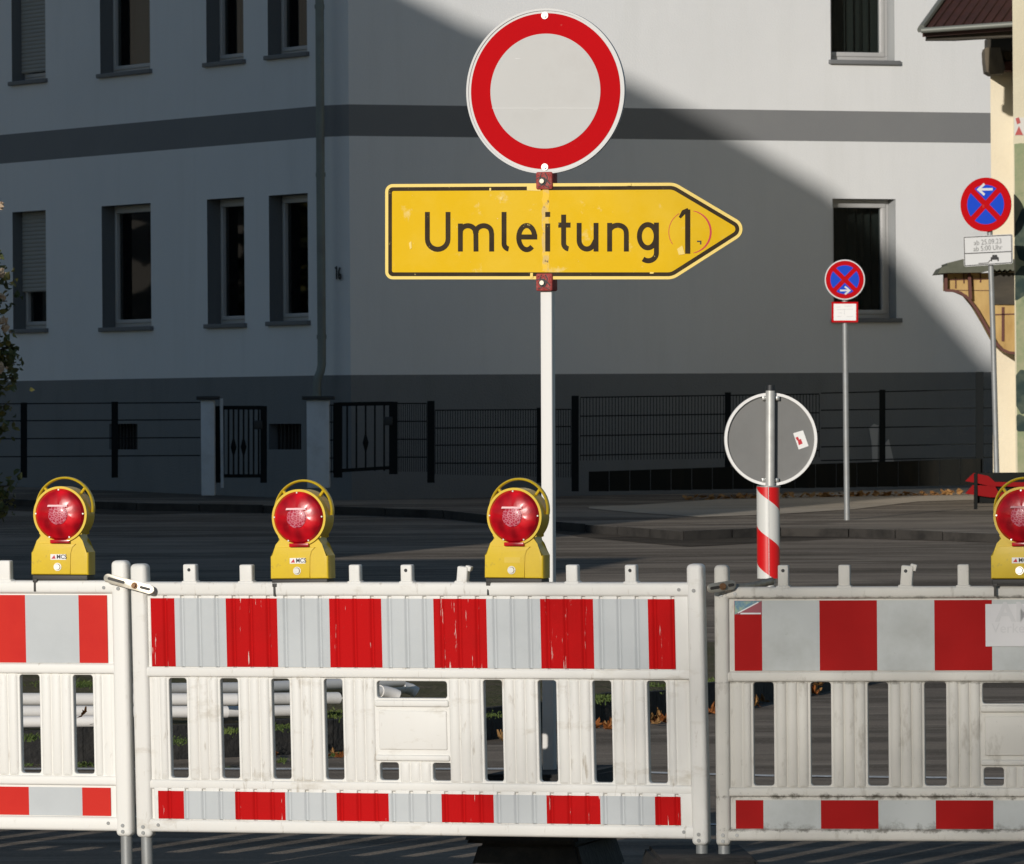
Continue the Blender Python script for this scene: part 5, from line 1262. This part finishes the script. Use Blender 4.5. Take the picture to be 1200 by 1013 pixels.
# ================================================================== RED BARRIER FAR RIGHT
Yr = 74.5; fr = Frame(1150, 570, Yr)
root = empty('folding_barrier', (fr.O.x + .3, Yr, gz(Yr) + PAVE), 'low dark block with two pointed red planks beside the cream house', 'barrier')
for pts in ([(1131, 563), (1141, 554.5), (1152, 557.5), (1168, 566), (1300, 572), (1300, 564), (1170, 561)][:0] or [(1131, 564), (1141, 554.5), (1158, 558), (1166, 565), (1260, 566), (1260, 572), (1160, 570), (1143, 566)], [(1131, 578.5), (1140, 568.5), (1166, 570), (1170, 577), (1260, 577), (1260, 584), (1160, 583), (1140, 580)]):
    bm = bmesh.new(); prism(bm, fr.poly(pts), -.03, .02); finish(bm, 'plank', 'red_plank', root, fr.M, smooth=False)
bm = bmesh.new(); box(bm, fr.uv(1145, 560)[0], fr.uv(1300, 560)[0], .03, .35, fr.uv(1150, 590)[1], fr.uv(1150, 554.5)[1], .01); box(bm, fr.uv(1141, 560)[0], fr.uv(1145, 560)[0], -.045, .0, fr.uv(1150, 597)[1], fr.uv(1150, 555)[1]); finish(bm, 'block', 'dark_board', root, fr.M)

# ================================================================== PLANTS
def leaf_cards(bm, pts, size, asp=.6, jit=1.0, mis=(0,), wts=None):
    for c in pts:
        u = Vector((random.gauss(0, 1), random.gauss(0, 1), random.gauss(0, 1))).normalized(); v = u.orthogonal().normalized(); v.rotate(Matrix.Rotation(random.uniform(0, 6.28), 3, u)); s_ = size * random.uniform(.6, 1.25)
        w_ = u.cross(v); mi = random.choice(mis)
        A = [c - v * s_, c - v * s_ * .2 + w_ * s_ * asp, c + v * s_ * .5 + w_ * s_ * asp * .7, c + v * s_, c + v * s_ * .5 - w_ * s_ * asp * .7, c - v * s_ * .2 - w_ * s_ * asp]
        A = [a + u * .18 * s_ * (1 if i in (0, 3) else -1) for i, a in enumerate(A)]
        bm.faces.new([bm.verts.new(a) for a in A]).material_index = mi
# flowering bush, at the left edge
DBU = 52.0; c0 = P(-42, 360, DBU); base = Vector((c0.x, DBU, gz(DBU)))
root = empty('flowering_bush', base, 'leafy bush with cream blossoms reaching in at the left edge', 'bush')
bm = bmesh.new(); tube(bm, [base, base + Vector((.02, 0, 1.0)), c0, c0 + Vector((.02, 0, 1.2))], .05, 8, radii=[.05, .04, .03, .01])
tips = []
for i in range(60):
    z = random.uniform(.75, 2.75); p = base + Vector((0, 0, z)); q = p + Vector((random.uniform(-.15, .40), random.uniform(-.3, .3), random.uniform(-.05, .22))); tube(bm, [p, p.lerp(q, .5) + Vector((0, 0, .03)), q], .01, 5, radii=[.012, .009, .004]); tips.append((p, q))
finish(bm, 'stem', 'bark', root, Matrix.Identity(4))
bm = bmesh.new(); pts = []
for p, q in tips:
    for _ in range(48): pts.append(p.lerp(q, random.uniform(.25, 1.08)) + Vector((random.gauss(0, .05), random.gauss(0, .05), random.gauss(0, .05))))
pts = [p for p in pts if p.x < base.x + .50 + .12 * math.sin(p.z * 5)]
leaf_cards(bm, pts, .033, mis=(0, 0, 0, 1)); finish(bm, 'leaves', ['leaf_green', 'leaf_green2'], root, Matrix.Identity(4), smooth=False)
bm = bmesh.new()
for px, py in ((1, 320), (2, 347), (4, 375), (1, 433), (-6, 300), (-8, 400), (0, 242), (5, 386)):
    c = P(px, py, DBU - .25)
    for _ in range(9): leaf_cards(bm, [c + Vector((random.gauss(0, .012), random.gauss(0, .012), random.gauss(0, .012)))], .026, .8)
finish(bm, 'blossoms', 'blossom', root, Matrix.Identity(4), smooth=False)

# ================================================================== OUT OF FRAME: what throws the shade
# gabled town house at the left: its roof edge is the diagonal shadow on the corner house
YA = 52.0
def towards_sun(p, Y): return p + S * ((p.y - Y) / -S.y)
edge_px = [(-700, -560), (300, -92), (490, -1), (550, 30), (740, 95), (830, 142), (975, 226), (1060, 312), (1163, 430), (1198, 434), (1198, 480)]
prof = []
for a, b_ in edge_px:
    u, v = FR.uv(a, b_); prof.append(towards_sun(FR.M @ Vector((u, 0, v)), YA))
L = prof[0]; prof2 = [Vector((L.x - 9, YA, L.z - 5.0)), Vector((L.x - 9, YA, -.5))]
last = prof[-1]; poly3 = [prof2[1], prof2[0]] + prof + [Vector((last.x, YA, -.5))]
bm = bmesh.new(); D_ = Vector((-4.6, -9.5, 0)); a = [bm.verts.new(v) for v in poly3]; b_ = [bm.verts.new(v + D_) for v in poly3]
bm.faces.new(a); bm.faces.new(b_[::-1]); n = len(a)
for i in range(n): bm.faces.new((a[i], b_[i], b_[(i + 1) % n], a[(i + 1) % n]))
tag(finish(bm, 'town_house', 'far_wall', smooth=False), 'gabled town house out of the picture at the left of the road', 'house')
# unseen block added beside it to shade the far carriageway
bm = bmesh.new()
foot = [(-13, 43), (-6.6, 43), (-5.1, 50), (-13, 50)]; hgt = 4.4
A = [bm.verts.new((x, y, -.2)) for x, y in foot]; B = [bm.verts.new((x, y, hgt)) for x, y in foot]; n = 4
for i in range(n): bm.faces.new((A[i], A[(i + 1) % n], B[(i + 1) % n], B[i]))
bm.faces.new(B)
tag(finish(bm, 'shade_block', 'far_wall', smooth=False), 'flat roofed block added out of the picture to shade the road', 'shade_block')
# unseen tree added behind the camera, its thin crown half shades the right barrier
tc = Vector((2.75, DB - .4, .6)) + S * 46.0
base = Vector((tc.x, tc.y, 0)); root = empty('added_shade_tree', base, 'unseen tree added behind the viewer to half shade the right barrier', 'tree')
bm = bmesh.new(); tube(bm, [base, base + Vector((.1, 0, 3)), base + Vector((0, .1, tc.z - 2)), base + Vector((.1, 0, tc.z + 1.5))], .16, 10, radii=[.2, .15, .11, .04])
for i in range(8):
    z = tc.z - 2 + random.uniform(0, 3.2); p = base + Vector((0, 0, z)); a = random.uniform(0, 6.28); q = p + Vector((1.4 * math.cos(a), 1.4 * math.sin(a), .9)); tube(bm, [p, q], .03, 5, radii=[.04, .012])
finish(bm, 'trunk', 'bark', root, Matrix.Identity(4))
bm = bmesh.new(); pts = []
rx = 2.3
for _ in range(9000):
    while True:
        v = Vector((random.uniform(-1, 1), random.uniform(-1, 1), random.uniform(-1, 1)))
        if v.x * v.x + v.z * v.z < 1: break
    pts.append(tc + Vector((v.x * rx, v.y * rx, v.z * 3.2)))
leaf_cards(bm, pts, .047, mis=(0, 1)); finish(bm, 'crown', ['leaf_green', 'leaf_green2'], root, Matrix.Identity(4), smooth=False)
r = empty('neighbour_house', (-46, 122, gz(100)), 'pale house out of the picture far left beyond the corner house', 'house')
Mx = Matrix.Translation((-46, 122, 1)) @ Matrix.Rotation(rad(-50), 4, 'Z')
bm = bmesh.new(); box(bm, -16, 16, -5, 5, -1, 11); finish(bm, 'wall', 'far_wall', r, Mx, smooth=False)
bm = bmesh.new(); prism(bm, [(-16.5, 11), (16.5, 11), (14, 15), (-14, 15)], -5.5, 5.5); finish(bm, 'roof', 'far_roof', r, Mx, smooth=False)
bm = bmesh.new()
for z in (1.5, 5, 8.2):
    for x in range(-13, 14, 4): box(bm, x, x + 1.2, -5.02, -4.9, z, z + 1.6)
finish(bm, 'window', 'room', r, Mx, smooth=False)
Mh = Matrix.Translation((-38, 114, 1)) @ Matrix.Rotation(rad(-50), 4, 'Z'); bm = bmesh.new(); pts = []
for _ in range(5000): pts.append(Mh @ Vector((random.uniform(-20, 20), random.gauss(0, .8), random.uniform(0, 4.6 + 1.2 * math.sin(random.random() * 6)))))
leaf_cards(bm, pts, .38, mis=(0, 0, 1)); tag(finish(bm, 'tall_hedge', ['leaf_green', 'leaf_green2'], smooth=False), 'tall hedge out of the picture in front of the far left house', 'hedge')
# houses across the street behind the viewer, mirrored in the panes
for i, (x, y, w_, d_, h_) in enumerate(((30, -60, 24, 12, 11), (60, -20, 14, 20, 10))):
    r = empty('opposite_house', (x, y, 0), ('pale house out of the picture far behind the viewer', 'pale house out of the picture to the right of the viewer')[i], 'house')
    bm = bmesh.new(); box(bm, x - w_ / 2, x + w_ / 2, y - d_ / 2, y + d_ / 2, -.2, h_); finish(bm, 'wall', 'far_wall', r, Matrix.Identity(4), smooth=False)
    bm = bmesh.new(); prism(bm, [(-w_ / 2 - .5, h_), (w_ / 2 + .5, h_), (0, h_ + 4)], -d_ / 2, d_ / 2); finish(bm, 'roof', 'far_roof', r, Matrix.Translation((x, y, .01)), smooth=False)

bpy.context.view_layer.update()
for o in [o for o in bpy.data.objects if o.type == 'MESH' and o.name.split('.')[0] in ('screw', 'collar', 'peg_hole', 'slot', 'scuffs', 'clamp')]:
    if o.name.split('.')[0] == 'clamp' and o.children: continue
    split(o)
for o in bpy.data.objects:
    if o.name.startswith('scuffs'): o.name = 'scuff'
